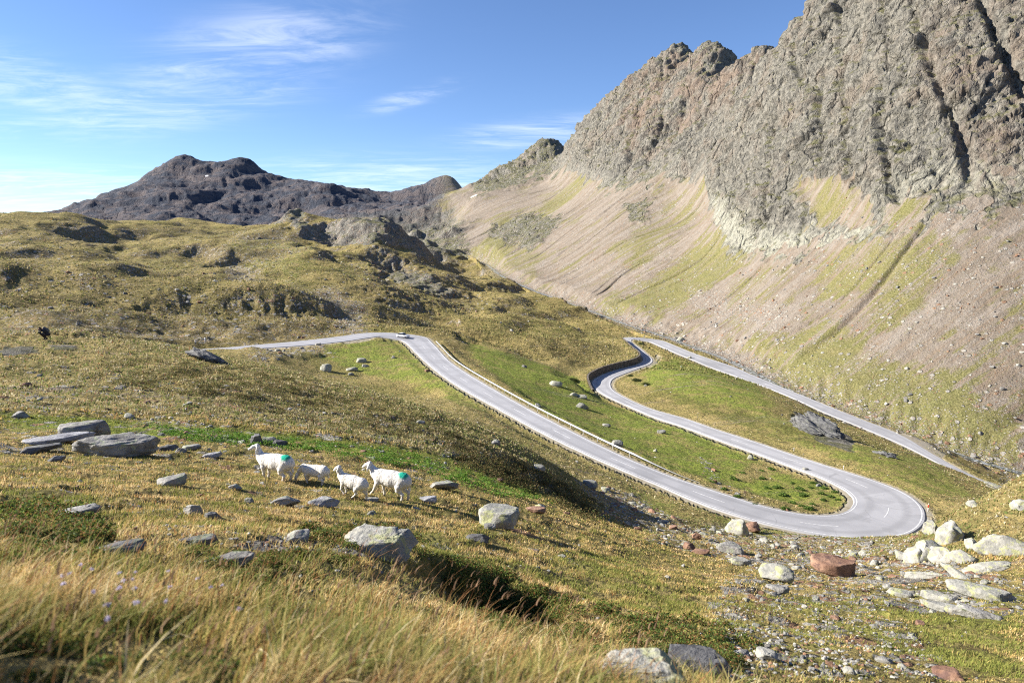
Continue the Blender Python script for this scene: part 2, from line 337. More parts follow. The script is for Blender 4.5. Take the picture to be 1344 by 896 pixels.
# grass inside the cliff foot and on the scree
for pts, k in (([(1040,238),(1110,232),(1150,270),(1140,300),(1075,292),(1050,262)], .95), ([(1165,275),(1190,250),(1230,262),(1200,300),(1165,300)], .95)):
    sub(rock, pts, k, .008, 1.3)
G1 = [
 ([(700,275),(790,205),(830,190),(780,235),(730,275),(705,290)], .7), ([(640,290),(680,272),(700,290),(650,335),(630,330)], .5),
 ([(800,330),(880,265),(940,240),(905,290),(850,350),(810,350)], .55), ([(820,400),(900,330),(950,290),(985,345),(930,380),(860,420)], .8),
 ([(960,380),(1010,345),(1040,345),(1000,400),(950,420)], .45), ([(1060,345),(1150,310),(1260,300),(1230,360),(1130,380),(1070,400)], .6),
 ([(1130,400),(1200,350),(1240,360),(1190,430),(1130,440)], .6), ([(760,420),(860,390),(960,420),(1000,470),(1060,520),(1180,560),(1344,600),(1344,560),(1250,500),(1180,470),(1090,420),(1010,440),(900,400),(800,380)], .75),
 ([(1180,520),(1240,520),(1344,580),(1344,610),(1250,590),(1160,545)], .9), ([(600,330),(660,300),(720,330),(700,365),(640,345)], .6),
 ([(1000,455),(1090,455),(1140,520),(1060,510)], .8),([(1040,238),(1110,232),(1150,270),(1140,300),(1075,292),(1050,262)], .5),([(1165,275),(1190,250),(1230,262),(1200,300),(1165,300)], .6),
 ([(1260,480),(1344,380),(1344,450),(1300,520)], .4)]
for pts, k in G1: sub(scree, pts, k, .018, 1.8)
mgreen = 1-scree
scree *= .55+.45*sst(-.55, .1, nzA(30, 21)+nzA(80, 22)*.5)
# lush green
for pts, k in (
 ([(0,545),(100,548),(230,556),(330,568),(430,576),(520,588),(600,605),(670,632),(730,655),(700,655),(640,640),(560,618),(470,598),(380,586),(270,576),(160,572),(0,570)], 1.0),
 ([(430,455),(520,443),(545,466),(600,510),(640,535),(600,530),(540,505),(480,490),(420,472)], .85),
 ([(980,635),(1020,615),(1080,632),(1115,655),(1100,668),(1040,665),(960,645),(900,620),(880,600)], .9),
 ([(690,470),(770,500),(800,525),(900,560),(1000,600),(940,640),(850,610),(700,540),(600,450)], .95),
 ([(600,420),(700,420),(760,430),(800,460),(720,450),(640,440)], .35),
 ([(850,475),(900,470),(990,505),(1020,535),(920,535),(840,505)], .9),([(820,495),(900,535),(1000,570),(1100,600),(1200,650),(1280,650),(1220,605),(1100,575),(1000,535),(900,515)], .75),
 ([(700,730),(830,730),(900,800),(860,850),(760,790)], .55), ([(880,790),(1344,780),(1344,896),(950,896)], .55),
 ([(300,330),(400,300),(420,340),(380,370),(330,350)], .45), ([(0,650),(120,660),(160,720),(0,760)], .4), ([(820,640),(900,670),(930,690),(860,680)], .6),
 ([(470,690),(560,700),(700,780),(620,820),(500,760)], .3),([(920,700),(1100,715),(1180,708),(1100,706),(940,670)], .5),([(450,330),(520,350),(480,370),(420,350)], .4)): add(green, pts, k, .012, 1.3)
green = np.maximum(green, MTN*mgreen*.55)
# darker heath
for pts, k in (
 ([(0,385),(200,395),(330,385),(440,400),(470,430),(380,447),(250,450),(0,445)], .8), ([(480,360),(560,390),(640,440),(600,470),(560,440),(470,400)], .75),
 ([(550,560),(650,590),(760,640),(790,680),(730,660),(640,620),(560,590)], .6),([(180,480),(330,490),(430,510),(400,530),(250,520)], .4),
 ([(600,410),(760,450),(780,490),(700,470),(620,450)], .55),([(600,740),(700,770),(800,800),(900,850),(820,850),(660,830),(560,790)], .7),
 ([(860,510),(1000,545),(1100,590),(1000,570),(880,530)], .5),([(100,350),(300,370),(300,380),(100,365)], .5)): add(brown, pts, k, .02, 1.6)
# stones lying about (drives stone scatter and speckle)
for pts, k in (
 ([(760,640),(830,650),(900,690),(960,705),(880,700),(800,690)], 1.0),([(850,690),(1000,700),(1200,712),(1250,745),(1344,770),(1344,810),(1150,800),(1050,790),(960,740),(850,715)], .9),
 ([(960,760),(1100,770),(1200,830),(1250,896),(960,896),(930,800)], .7),([(160,548),(260,555),(300,580),(200,575)], .8),([(400,380),(440,375),(480,400),(480,440),(440,430),(430,400)], 1.0),
 ([(290,330),(340,345),(340,370),(300,365)], 1.),([(0,400),(200,405),(330,400),(440,420),(300,445),(0,445)], .35),([(900,375),(1030,400),(1030,440),(920,410)], .8),
 ([(600,590),(740,640),(700,640),(600,605)], .5),([(1050,500),(1200,560),(1344,610),(1344,625),(1180,580),(1040,525)], .9),([(310,448),(420,450),(430,470),(330,474)], .7),
 ([(300,300),(420,330),(350,345),(290,330)], .4),([(0,380),(400,380),(400,300),(0,300)], .12),([(0,470),(500,540),(700,640),(0,600)], .22),([(0,600),(760,680),(760,760),(0,700)], .12),([(920,600),(960,640),(1000,660),(940,645)], .5)): add(gravel, pts, k, .015, 1.4)
gravel = np.maximum(gravel, MTN*(1-CLF)*.26*sst(-.5, .4, nzA(35, 55)+nzA(110, 56)*.6)); gravel = np.maximum(gravel, sst(14, 3, VD+nzA(120, 31)*4)*.95)
shoulder = sst(1.7, .5, RDE+nzA(200, 33)*.5)
add(pale, [(930,250),(1000,310),(1150,296),(1140,310),(980,345),(935,300)], 1, .01, 1.4); add(pale, [(1150,262),(1344,245),(1344,215),(1180,235)], .6, .02, 1.5)
pale = np.maximum(pale, sst(.07, -.02, LVG-footv)*CLF*.35*sst(-.2, .3, nzA(25, 88)))
add(rust, [(800,120),(900,70),(1010,50),(980,110),(900,170),(860,200),(810,190)], .5, .02, 2); add(rust, [(960,420),(1020,400),(1030,440),(970,440)], .5, .01, 2)
add(rust, [(1200,0),(1344,0),(1344,240),(1290,260),(1230,120)], .35, .03, 2); rust = np.maximum(rust, FARL*.35)
for px_, py_, ru, rv in ((272,234,.002,.003),(582,274,.009,.0012),(571,252,.004,.0012),(622,257,.004,.0012)):
    a_, v_ = cast_uv(px_, py_); np.maximum(snow, (((AZG-a_)/ru)**2+((LVG-v_)/rv)**2+nzA(300, 77)*.9 < 1).astype(F), out=snow)
for pts in () and ([(268,232),(274,231),(272,236)], [(572,271),(592,271),(592,273.5),(572,273)], [(567,250),(576,251),(576,253),(568,252)], [(618,256),(626,255.5),(626,258),(619,258)]): add(snow, pts, 1, .0012, .05)
LAYBY = region([(840,482),(852,482),(864,477),(868,470),(862,466),(858,470),(860,474),(852,478)], .003, .2)
LAY2 = region([(1180,572),(1210,583),(1244,600),(1236,604),(1200,590)], .002, .2)+region([(455,448),(500,441),(480,449),(450,453)], .003, .3)
dirt = np.clip(np.maximum(np.maximum(shoulder, LAYBY), LAY2), 0, 1)
print('masks %.1fs' % (time.time()-T0))

# ------------------------------------------------------------------ relief
nearroad = sst(0, 14, RDE)
cell = np.maximum(D*F(.0055), F(.02))
R2 = (1-np.clip(CLF+FARL, 0, 1))
for i, lam in enumerate((90, 50, 28, 15, 8, 4.2, 2.2, 1.15, .6, .32, .16)):
    band = sst(2.6, 7.0, D/lam)*sst(1.4, 3.5, lam/cell)
    rough = .030+.05*brown+.10*rock*(D > 110)+.03*gravel+(.018 if lam < 3 else 0)
    if lam > 20: rough = rough+{90: .075, 50: .06, 28: .035}.get(lam, 0)*sst(180, 300, D)*(1-MTN)*(1-sst(700, 1100, D))
    if lam <= 1.2: rough = rough+.035*(1-green*.6)*(1-scree)
    rough = rough*(1-scree*.8)*(1-MTN*.45)*(1-.5*green*(D < 300))
    m = band > 0
    n = np.zeros(D.shape, F); n[m] = pn2(X[m]/lam+i*7.3, Y[m]/lam-i*3.1, i+40)
    if lam > 20: n[m] = pn2(X[m]/lam+i*7.3+n[m]*.7, (Y[m]/lam-i*3.1)*.8+n[m]*.5, i+40); n = np.where(n > 0, n*.8, -np.abs(n)**.8)*1.1
    n = np.where(lam > 10, n-np.abs(n)*.3, 1.2*(.5-np.abs(n))*.8+n*.3) if lam < 20 else n
    damp = nearroad if lam > 1.5 else sst(.3, 3, RDE)
    Z += (n*rough*lam*1.15*band*R2*damp*np.where(VD < 12, .3, 1)).astype(F)
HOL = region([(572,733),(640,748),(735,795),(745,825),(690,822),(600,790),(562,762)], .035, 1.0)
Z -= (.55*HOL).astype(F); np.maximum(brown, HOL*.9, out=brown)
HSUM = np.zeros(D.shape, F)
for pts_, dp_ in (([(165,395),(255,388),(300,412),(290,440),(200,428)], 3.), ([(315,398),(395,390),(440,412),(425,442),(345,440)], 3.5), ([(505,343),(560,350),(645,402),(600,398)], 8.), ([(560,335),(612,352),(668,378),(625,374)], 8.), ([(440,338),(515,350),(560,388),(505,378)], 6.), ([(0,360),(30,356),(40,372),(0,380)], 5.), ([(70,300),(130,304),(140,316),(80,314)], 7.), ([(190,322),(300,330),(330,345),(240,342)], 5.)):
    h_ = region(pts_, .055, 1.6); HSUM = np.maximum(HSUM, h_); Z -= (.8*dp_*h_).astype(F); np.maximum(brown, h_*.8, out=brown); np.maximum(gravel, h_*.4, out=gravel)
# scree grooves running down the fall line, gullies
fall = (X*math.cos(math.radians(-17))-Y*math.sin(math.radians(17)))*0
SX = X*math.sin(math.radians(17))*-1+Y*math.cos(math.radians(17))      # along the valley
QX = X*math.cos(math.radians(17))+Y*math.sin(math.radians(17))         # up the mountain
dz = np.zeros(D.shape, F); m = (MTN > 0) & (CLF < 1)
for lam, a in ((60, 1.8), (26, .9), (11, .4), (5, .18)):
    dz[m] += pn2(SX[m]/lam+pn2(SX[m]/lam/2, QX[m]/60, 3)*.6, QX[m]/(lam*9), 60)*a
gl = pn2(SX/38.+pn2(SX/60, QX/90, 7)*.5, QX/420., 95); dz -= (2.2*np.exp(-(gl/.035)**2)+1.2*np.exp(-((gl-.3)/.02)**2)).astype(F)*(MTN > 0)
Z += dz*MTN*(1-CLF)*sst(0, .12, LVG-rivv)
# road bench and river bed
wr = 1-sst(1.2, 9.0, RDE+nzA(60, 35)*.8); inner = RDE < 1.2
Z = np.where(RD < 50, Z*(1-wr)+(RZ-.10)*wr, Z); Z = Z-np.where(inner, .05, 0)-.25*sst(.6, 2.0, RDE)*sst(4.5, 2.6, RDE)
# ground held up behind the stone wall of the lower bend
def clk(px, py):
    p = np.array([edge3d([(px, py)], {0: -45.0})[0]])[0]; a = azs(px, py)[0]
    s_ = CL[:, 2]/np.hypot(CL[:, 0], CL[:, 1]); pa = np.arctan2(CL[:, 0], CL[:, 1]); return int(np.argmin((pa-a)**2+(s_-azs(px, py)[1])**2))
WK0, WK1 = clk(795, 516), clk(824, 441)
side = (X-CL[RI, 0])*NR[RI, 0]+(Y-CL[RI, 1])*NR[RI, 1]
wallz = (RI > WK0) & (RI < WK1) & (side > 0) & (RD < 50)
hw_ = (1.9*sst(WK0, WK0+14, RI.astype(F))*sst(WK1, WK1-14, RI.astype(F))).astype(F)
Z = np.where(wallz & (RDE > 1.45), (RZ+hw_)*(1-sst(3, 14, RDE))+np.maximum(Z, RZ+hw_*.3)*sst(3, 14, RDE), Z)
wv = 1-sst(2.0, 16, VD+nzA(90, 36)*2); Z = np.where(VD < 50, Z*(1-wv)+(VZ-1.0)*wv, Z)
Z = Z.astype(F)
Z[:np.searchsorted(LV, math.log(1.1))] = np.minimum(Z[:np.searchsorted(LV, math.log(1.1))], -.95)
def blur(A, k):
    for ax in (0, 1):
        for _ in range(2):
            c = np.cumsum(np.concatenate([np.repeat(np.take(A, [0], ax), k, ax), A, np.repeat(np.take(A, [-1], ax), k, ax)], ax), axis=ax, dtype=np.float64)
            n = A.shape[ax]; hi = np.take(c, range(2*k, 2*k+n), ax); lo = np.concatenate([np.zeros_like(np.take(c, [0], ax)), np.take(c, range(0, n-1), ax)], ax); A = ((hi-lo)/(2*k+1)).astype(F)
    return A
gy, gx = np.gradient(blur(Z, 3)); dd0 = np.gradient(D, axis=0); lat = D*np.gradient(AZ)[None]
SLP = np.hypot(gy/dd0, gx/lat).astype(F); hz = sst(190, 260, D)*(1-MTN)*(1-FARL)*nearroad
oc = sst(.52, .74, SLP+nzA(70, 51)*.16+nzA(180, 52)*.10)*hz; oc *= 1-np.minimum(1, 1.3*blur(HSUM, 12)); rock[:] = np.maximum(rock, oc*.9); gravel[:] = np.maximum(gravel, sst(.30, .55, SLP+nzA(60, 53)*.2)*hz*.7)
np.maximum(brown, sst(.22, .42, SLP+nzA(40, 54)*.15)*hz*.8, out=brown)
# cliffs and crags: push along the surface normal with stretched 3-D ridges
def grid_normals(X, Y, Z):
    P = np.stack([X, Y, Z], -1); du = np.gradient(P, axis=1); dv = np.gradient(P, axis=0); n = np.cross(du, dv); n /= np.linalg.norm(n, axis=-1, keepdims=True)+1e-9
    n[n[..., 2] < 0] *= -1; return n.astype(F)
DX = X.copy(); DY = Y.copy(); DZ = Z.copy()
N3 = grid_normals(X, Y, blur(Z, 6))
rr = np.clip(rock, 0, 1)*(VD > 6)
m = (rr > .02) & (np.abs(AZG) < math.radians(49)) & (D > 60)
dd = D[m]; far = (dd > 1000) & (CLF[m] < .5); mt = CLF[m]; tilt = .75
AMP_FAR = {150: .12, 80: .12, 42: .15, 22: .15, 12: .14}; AMP_CL = {150: .07, 80: .08, 42: .10, 22: .15, 12: .21, 6.5: .24}; AMP_KN = {42: .10, 22: .13, 12: .13}
def crag_disp(x_, y_, z_, lams):
    disp = np.zeros(dd.shape, F); xs = y_*math.cos(math.radians(17))-x_*math.sin(math.radians(17)); qs = x_*math.cos(math.radians(17))+y_*math.sin(math.radians(17)); zs = z_
    for i, lam in lams:
        band = sst(2.2, 6.0, dd/lam)*sst(1.2, 2.6, lam/(dd*.0021)); st = np.where(mt > .5, 1.7 if lam > 15 else 1.25, 1.0)
        wx = pn3(xs/lam/2, qs/lam/2, zs/lam/2, 120+i)*.5
        n = pn3(xs/lam+zs*tilt/lam+wx, qs/(lam*st)-wx, zs/(lam*st), 70+i); n2_ = pn3(xs/lam*1.3-wx, qs/lam*.8, zs/lam*1.1+xs*.4/lam, 100+i)
        fc = facet3(xs/lam*1.15+zs*tilt/lam+wx*.5, qs/(lam*st), zs/(lam*st)*.9-xs*.25/lam, 80+i) if lam < 60 else n
        r = 1.15*fc+.35*(1-2.6*np.abs(n))*(.6+.5*n2_)+.15*(1-2.4*np.abs(n2_))-.15
        amp = np.where(far, AMP_FAR.get(lam, .07), np.where(mt > .5, AMP_CL.get(lam, .25)*(1+.7*sst(800, 1100, dd)), np.where(dd > 240, AMP_KN.get(lam, 0 if lam > 50 else .12), 0)))
        disp += (r*band*lam*amp).astype(F)
    if lams[0][1] > 100:
        cl = pn2(xs/70.+zs/160., qs/400., 90); disp -= (7*np.exp(-(cl/.03)**2)*mt).astype(F)
        cl = pn2(xs/60.-zs/70., qs/300.+xs/300., 91); disp -= (6*np.exp(-(cl/.035)**2)*mt).astype(F)
        cl = pn2(xs/28.+zs/45., qs/120., 92); disp -= (4*np.exp(-(cl/.05)**2)*mt*sst(-.1, .3, pn2(xs/150, zs/150, 93))).astype(F)
    return disp
w = rr[m]*(.12+.88*sst(.0, .10, (LVG-footv)[m])*(mt > .5)+(mt <= .5)*np.where(dd > 1000, 1., np.where(MTN[m] > .5, .42, .6)))
w = np.minimum(w, 1)
for lams, kb in ((((0, 150), (1, 80), (2, 42), (3, 22)), 1), (((4, 12), (5, 6.5)), 0), (((6, 3.6), (7, 2.0)), 0)):
    full = np.zeros(D.shape, F); full[m] = crag_disp(DX[m], DY[m], DZ[m], lams)*w
    if kb: full = blur(full, kb)
    N3 = grid_normals(blur(DX, 10), blur(DY, 10), blur(DZ, 10))
    DX += full*N3[..., 0]; DY += full*N3[..., 1]; DZ += full*N3[..., 2]
X, Y, Z2 = DX, DY, DZ
print('relief %.1fs' % (time.time()-T0))
# ------------------------------------------------------------------ node helper
class NT:
    def __init__(s, name, rough=.9):
        s.m = bpy.data.materials.new(name); s.m.use_nodes = True; s.t = s.m.node_tree; s.t.nodes.clear()
        s.out = s.t.nodes.new('ShaderNodeOutputMaterial'); s.b = s.t.nodes.new('ShaderNodeBsdfPrincipled'); s.t.links.new(s.b.outputs[0], s.out.inputs[0])
        s.b.inputs['Roughness'].default_value = rough; s.b.inputs['Specular IOR Level'].default_value = .25
    def n(s, ty, **k):
        q = s.t.nodes.new(ty)
        for a, v in k.items(): setattr(q, a, v)
        return q
    def put(s, sock, v):
        if isinstance(v, (int, float)): sock.default_value = v
        elif isinstance(v, tuple):
            sock.default_value = v if len(sock.default_value) == len(v) else (*v, 1)
        else: s.t.links.new(v, sock)
    def attr(s, name): return s.n('ShaderNodeAttribute', attribute_name=name).outputs['Fac']
    def attrc(s, name): return s.n('ShaderNodeAttribute', attribute_name=name).outputs['Color']
    def pos(s): return s.n('ShaderNodeNewGeometry').outputs['Position']
    def obj(s): return s.n('ShaderNodeTexCoord').outputs['Object']
    def math(s, op, a, b=0.0, c=0.0, clamp=False):
        q = s.n('ShaderNodeMath', operation=op); q.use_clamp = clamp; s.put(q.inputs[0], a); s.put(q.inputs[1], b); s.put(q.inputs[2], c); return q.outputs[0]
    def noise(s, vec, scale, detail=5, rough=.55, dist=0.0):
        q = s.n('ShaderNodeTexNoise'); s.put(q.inputs['Vector'], vec); q.inputs['Scale'].default_value = scale; q.inputs['Detail'].default_value = detail; q.inputs['Roughness'].default_value = rough; q.inputs['Distortion'].default_value = dist; return q.outputs['Fac']
    def vor(s, vec, scale, feature='F1', rnd=1.0):
        q = s.n('ShaderNodeTexVoronoi', feature=feature); s.put(q.inputs['Vector'], vec); q.inputs['Scale'].default_value = scale; q.inputs['Randomness'].default_value = rnd; return q
    def rng(s, v, a, b, c=0.0, d=1.0):
        q = s.n('ShaderNodeMapRange'); q.clamp = True; q.interpolation_type = 'SMOOTHSTEP'; s.put(q.inputs[0], v); q.inputs[1].default_value = a; q.inputs[2].default_value = b; q.inputs[3].default_value = c; q.inputs[4].default_value = d; return q.outputs[0]
    def mix(s, f, a, b, mode='MIX'):
        q = s.n('ShaderNodeMix', data_type='RGBA', blend_type=mode); s.put(q.inputs[0], f); s.put(q.inputs[6], a); s.put(q.inputs[7], b); return q.outputs[2]
    def mapv(s, vec, scale=(1, 1, 1), rot=(0, 0, 0), loc=(0, 0, 0)):
        q = s.n('ShaderNodeMapping'); s.put(q.inputs[0], vec); q.inputs['Scale'].default_value = scale; q.inputs['Rotation'].default_value = rot; q.inputs['Location'].default_value = loc; return q.outputs[0]
    def bump(s, h, dist, strength=1.0, nrm=None):
        q = s.n('ShaderNodeBump'); s.put(q.inputs['Height'], h); q.inputs['Distance'].default_value = dist; q.inputs['Strength'].default_value = strength
        if nrm is not None: s.put(q.inputs['Normal'], nrm)
        return q.outputs[0]
    def fin(s, col, nrm=None, rough=None):
        s.put(s.b.inputs['Base Color'], col)
        if nrm is not None: s.put(s.b.inputs['Normal'], nrm)
        if rough is not None: s.put(s.b.inputs['Roughness'], rough)
        return s.m
def flat(name, col, rough=.6, metal=0.0, var=.12, sc=6):
    t = NT(name, rough); t.b.inputs['Metallic'].default_value = metal
    n = t.noise(t.obj(), sc, 4); c2 = tuple(max(0, c*(1-var*2)) for c in col)
    return t.fin(t.mix(t.rng(n, .35, .65), c2, col))

def terrain_mat():
    t = NT('meadow_scree_and_rock', .95); t.b.inputs['Specular IOR Level'].default_value = .1
    P = t.pos()
    nz = t.n('ShaderNodeNewGeometry'); sep = t.n('ShaderNodeSeparateXYZ'); t.put(sep.inputs[0], nz.outputs['Normal']); up = sep.outputs[2]
    n0 = t.noise(P, .035, 4, .6); n1 = t.noise(P, .22, 6, .62); n2 = t.noise(P, 1.5, 7, .65); n3 = t.noise(P, 8., 6, .7)
    dry = t.mix(t.rng(n1, .36, .62), (.33, .262, .105), (.22, .19, .068))
    dry = t.mix(t.rng(n2, .50, .70), dry, (.50, .36, .15)); dry = t.mix(t.rng(n0, .48, .62, 0, .5), dry, (.185, .18, .045))
    dry = t.mix(t.rng(n2, .46, .34, 0, .75), dry, (.13, .10, .04))
    dry = t.mix(t.rng(n3, .45, .33, 0, .6), dry, (.11, .09, .035))
    gr = t.mix(t.rng(n2, .38, .62), (.12, .17, .028), (.25, .29, .05)); gr = t.mix(t.rng(n3, .45, .33, 0, .6), gr, (.06, .09, .02))
    gm = t.math('MULTIPLY', t.attr('green'), t.rng(t.math('ADD', t.math('ADD', t.math('MULTIPLY', n1, .5), t.math('MULTIPLY', n2, .5)), t.math('MULTIPLY', t.attr('green'), .12)), .50, .64)); c = t.mix(gm, dry, gr)
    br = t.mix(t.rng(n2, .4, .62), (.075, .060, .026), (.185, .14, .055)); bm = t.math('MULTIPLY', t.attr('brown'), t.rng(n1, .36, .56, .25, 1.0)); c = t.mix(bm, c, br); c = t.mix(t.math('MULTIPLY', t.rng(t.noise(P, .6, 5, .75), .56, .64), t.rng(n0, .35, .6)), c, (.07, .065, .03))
    c = t.mix(t.math('MULTIPLY', t.attr('mtn'), .8), c, t.mix(t.rng(n2, .38, .62), (.115, .115, .045), (.215, .20, .095)))
    # scree with streaks running down the fall line
    V = t.mapv(P, (1, 1, 1), (0, 0, math.radians(-17))); Vs = t.mapv(V, (.012, .16, .016)); st = t.noise(Vs, 1.0, 6, .62); st2 = t.noise(t.mapv(V, (.03, .5, .04)), 1.0, 5, .6)
    sc = t.mix(t.rng(t.math('ADD', t.math('MULTIPLY', st, .6), t.math('MULTIPLY', n1, .4)), .40, .62), (.185, .152, .118), (.262, .228, .192)); sc = t.mix(t.rng(st2, .50, .66, 0, .7), sc, (.22, .165, .115)); sc = t.mix(t.rng(n2, .5, .75, 0, .5), sc, (.33, .30, .265)); sc = t.mix(t.rng(n2, .45, .3, 0, .55), sc, (.13, .105, .08))
    sm = t.rng(t.math('ADD', t.attr('scree'), t.math('MULTIPLY', t.math('SUBTRACT', t.math('ADD', t.math('ADD', st, st2), t.math('MULTIPLY', n2, .6)), 1.3), 1.9)), .22, .66); c = t.mix(sm, c, sc)
    # bedrock
    r0 = t.noise(P, .03, 8, .65, .6); r1 = t.noise(P, .3, 8, .7, .3); r2 = t.noise(P, 2.6, 6, .7)
    rk = t.mix(t.rng(r1, .35, .65), (.105, .101, .09), (.285, .268, .23)); rk = t.mix(t.rng(r0, .50, .64, 0, .6), rk, (.25, .205, .165)); rk = t.mix(t.rng(r2, .52, .72, 0, .6), rk, (.40, .40, .32)); rk = t.mix(t.rng(r2, .46, .32, 0, .6), rk, (.085, .080, .068))
    rk = t.mix(t.math('MULTIPLY', t.attr('rust'), t.rng(r0, .38, .58)), rk, (.235, .165, .125)); rk = t.mix(t.math('MULTIPLY', t.attr('pale'), t.rng(r1, .36, .55, .3, .9)), rk, (.40, .395, .32))
    veg = t.math('MULTIPLY', t.rng(up, .55, .85), t.rng(n1, .42, .56, 0, .75)); rk = t.mix(t.math('MULTIPLY', veg, t.math('SUBTRACT', 1.0, t.attr('far'))), rk, (.13, .13, .05))
    rk = t.mix(t.attr('far'), rk, t.mix(t.rng(r0, .42, .6), (.066, .074, .094), (.140, .122, .122)))  # distance haze painted into the far peaks as a bluish rock colour
    rm = t.rng(t.math('ADD', t.attr('rock'), t.math('MULTIPLY', t.math('SUBTRACT', r1, .5), .9)), .35, .6); c = t.mix(rm, c, rk)
    # stones between the grass
    h = None
    for scl, lim in ((.55, .9), (1.6, 1.0), (4.2, .9)):
        v = t.vor(P, scl); q = t.n('ShaderNodeSeparateColor'); t.put(q.inputs[0], v.outputs['Color'])
        on = t.math('MULTIPLY', t.math('LESS_THAN', q.outputs[0], t.math('MULTIPLY', t.attr('gravel'), lim*.8)), t.rng(v.outputs['Distance'], .48, .36)); sc_ = t.mix(q.outputs[1], (.20, .185, .165), (.42, .40, .35)); sc_ = t.mix(t.math('GREATER_THAN', q.outputs[2], .78), sc_, (.27, .165, .105)); c = t.mix(on, c, sc_)
        hh = t.math('MULTIPLY', on, .28/scl); h = hh if h is None else t.math('MAXIMUM', h, hh)
    c = t.mix(t.math('MULTIPLY', t.attr('dirt'), t.rng(n2, .3, .55, .35, 1.)), c, t.mix(n3, (.26, .225, .17), (.37, .34, .28)))
    c = t.mix(t.rng(t.attr('snow'), .35, .6), c, (.85, .85, .87))
    # surface relief
    hg = t.math('ADD', t.math('ADD', t.math('MULTIPLY', n1, 1.3), t.math('MULTIPLY', n2, .7)), t.math('MULTIPLY', n3, .18)); hr = t.math('ADD', t.math('SUBTRACT', t.math('MULTIPLY', r1, 3.2), .6), t.math('MULTIPLY', r2, .55)); Wp = t.n('ShaderNodeVectorMath', operation='MULTIPLY_ADD'); wnz = t.n('ShaderNodeTexNoise'); t.put(wnz.inputs['Vector'], P); wnz.inputs['Scale'].default_value = .05; wnz.inputs['Detail'].default_value = 5; t.put(Wp.inputs[0], wnz.outputs['Color']); Wp.inputs[1].default_value = (16, 16, 16); t.put(Wp.inputs[2], P)
    k1 = t.vor(t.mapv(Wp.outputs[0], (.055, .055, .03), (.5, .3, .2)), 1.0, 'DISTANCE_TO_EDGE').outputs['Distance']; k2 = t.vor(t.mapv(Wp.outputs[0], (.19, .19, .11), (.2, .6, .9)), 1.0, 'DISTANCE_TO_EDGE').outputs['Distance']; kc = t.vor(t.mapv(Wp.outputs[0], (.10, .10, .06), (.9, .1, .4)), 1.0).outputs['Color']; ks = t.n('ShaderNodeSeparateColor'); t.put(ks.inputs[0], kc)
    big = t.math('MAXIMUM', t.attr('mtn'), t.attr('far')); hb = t.math('ADD', t.math('ADD', t.math('MULTIPLY', r0, 9.), t.math('MULTIPLY', t.rng(k1, 0, .07), 1.6)), t.math('ADD', t.math('MULTIPLY', t.rng(k2, 0, .08), .6), t.math('SUBTRACT', ks.outputs[0], 7.2))); hr = t.math('ADD', hr, t.math('MULTIPLY', hb, big)); hs = t.math('MULTIPLY', n2, .5)
    q = t.n('ShaderNodeMix', data_type='FLOAT'); t.put(q.inputs[0], rm); t.put(q.inputs[2], hg); t.put(q.inputs[3], hr); ht = t.math('ADD', q.outputs[0], h)
    q2 = t.n('ShaderNodeMix', data_type='FLOAT'); t.put(q2.inputs[0], t.rng(t.attr('dirt'), .2, .8)); t.put(q2.inputs[2], ht); q2.inputs[3].default_value = 0
    return t.fin(c, t.bump(q2.outputs[0], 1.0, .95))
def rock_mat(name, a, b, lichen, la):
    t = NT(name, .9); O = t.obj(); i = t.n('ShaderNodeObjectInfo').outputs['Random']; q = t.n('ShaderNodeVectorMath', operation='ADD'); t.put(q.inputs[0], O); cb = t.n('ShaderNodeCombineXYZ'); t.put(cb.inputs[0], t.math('MULTIPLY', i, 57.)); t.put(cb.inputs[1], i); t.put(q.inputs[1], cb.outputs[0]); V = q.outputs[0]
    n1 = t.noise(V, 2.2, 7, .65); n2 = t.noise(V, 9, 6, .7); n3 = t.noise(V, 4, 5, .6, .5)
    c = t.mix(t.rng(n1, .35, .65), a, b); c = t.mix(t.rng(n2, .45, .3, 0, .7), c, tuple(k*.35 for k in a)); c = t.mix(t.rng(n3, .62-la*.25, .70-la*.2, 0, .85), c, lichen); c = t.mix(t.rng(n2, .6, .72, 0, .6), c, tuple(min(.6, k*1.5) for k in b))
    hh = t.math('ADD', t.math('MULTIPLY', n1, .10), t.math('MULTIPLY', n2, .04)); return t.fin(c, t.bump(hh, 1.0, .7))
MT = terrain_mat()
RM = dict(grey=rock_mat('grey_gneiss', (.17, .165, .155), (.32, .31, .29), (.30, .33, .22), .35), pale=rock_mat('pale_lichened_gneiss', (.22, .22, .20), (.38, .37, .33), (.36, .37, .18), .42),
          dark=rock_mat('dark_gneiss', (.075, .075, .08), (.17, .17, .17), (.2, .22, .15), .2), red=rock_mat('rusty_gneiss', (.17, .095, .065), (.31, .195, .135), (.12, .07, .06), .3), slab=rock_mat('smooth_slab', (.22, .22, .24), (.36, .36, .38), (.33, .34, .28), .2))
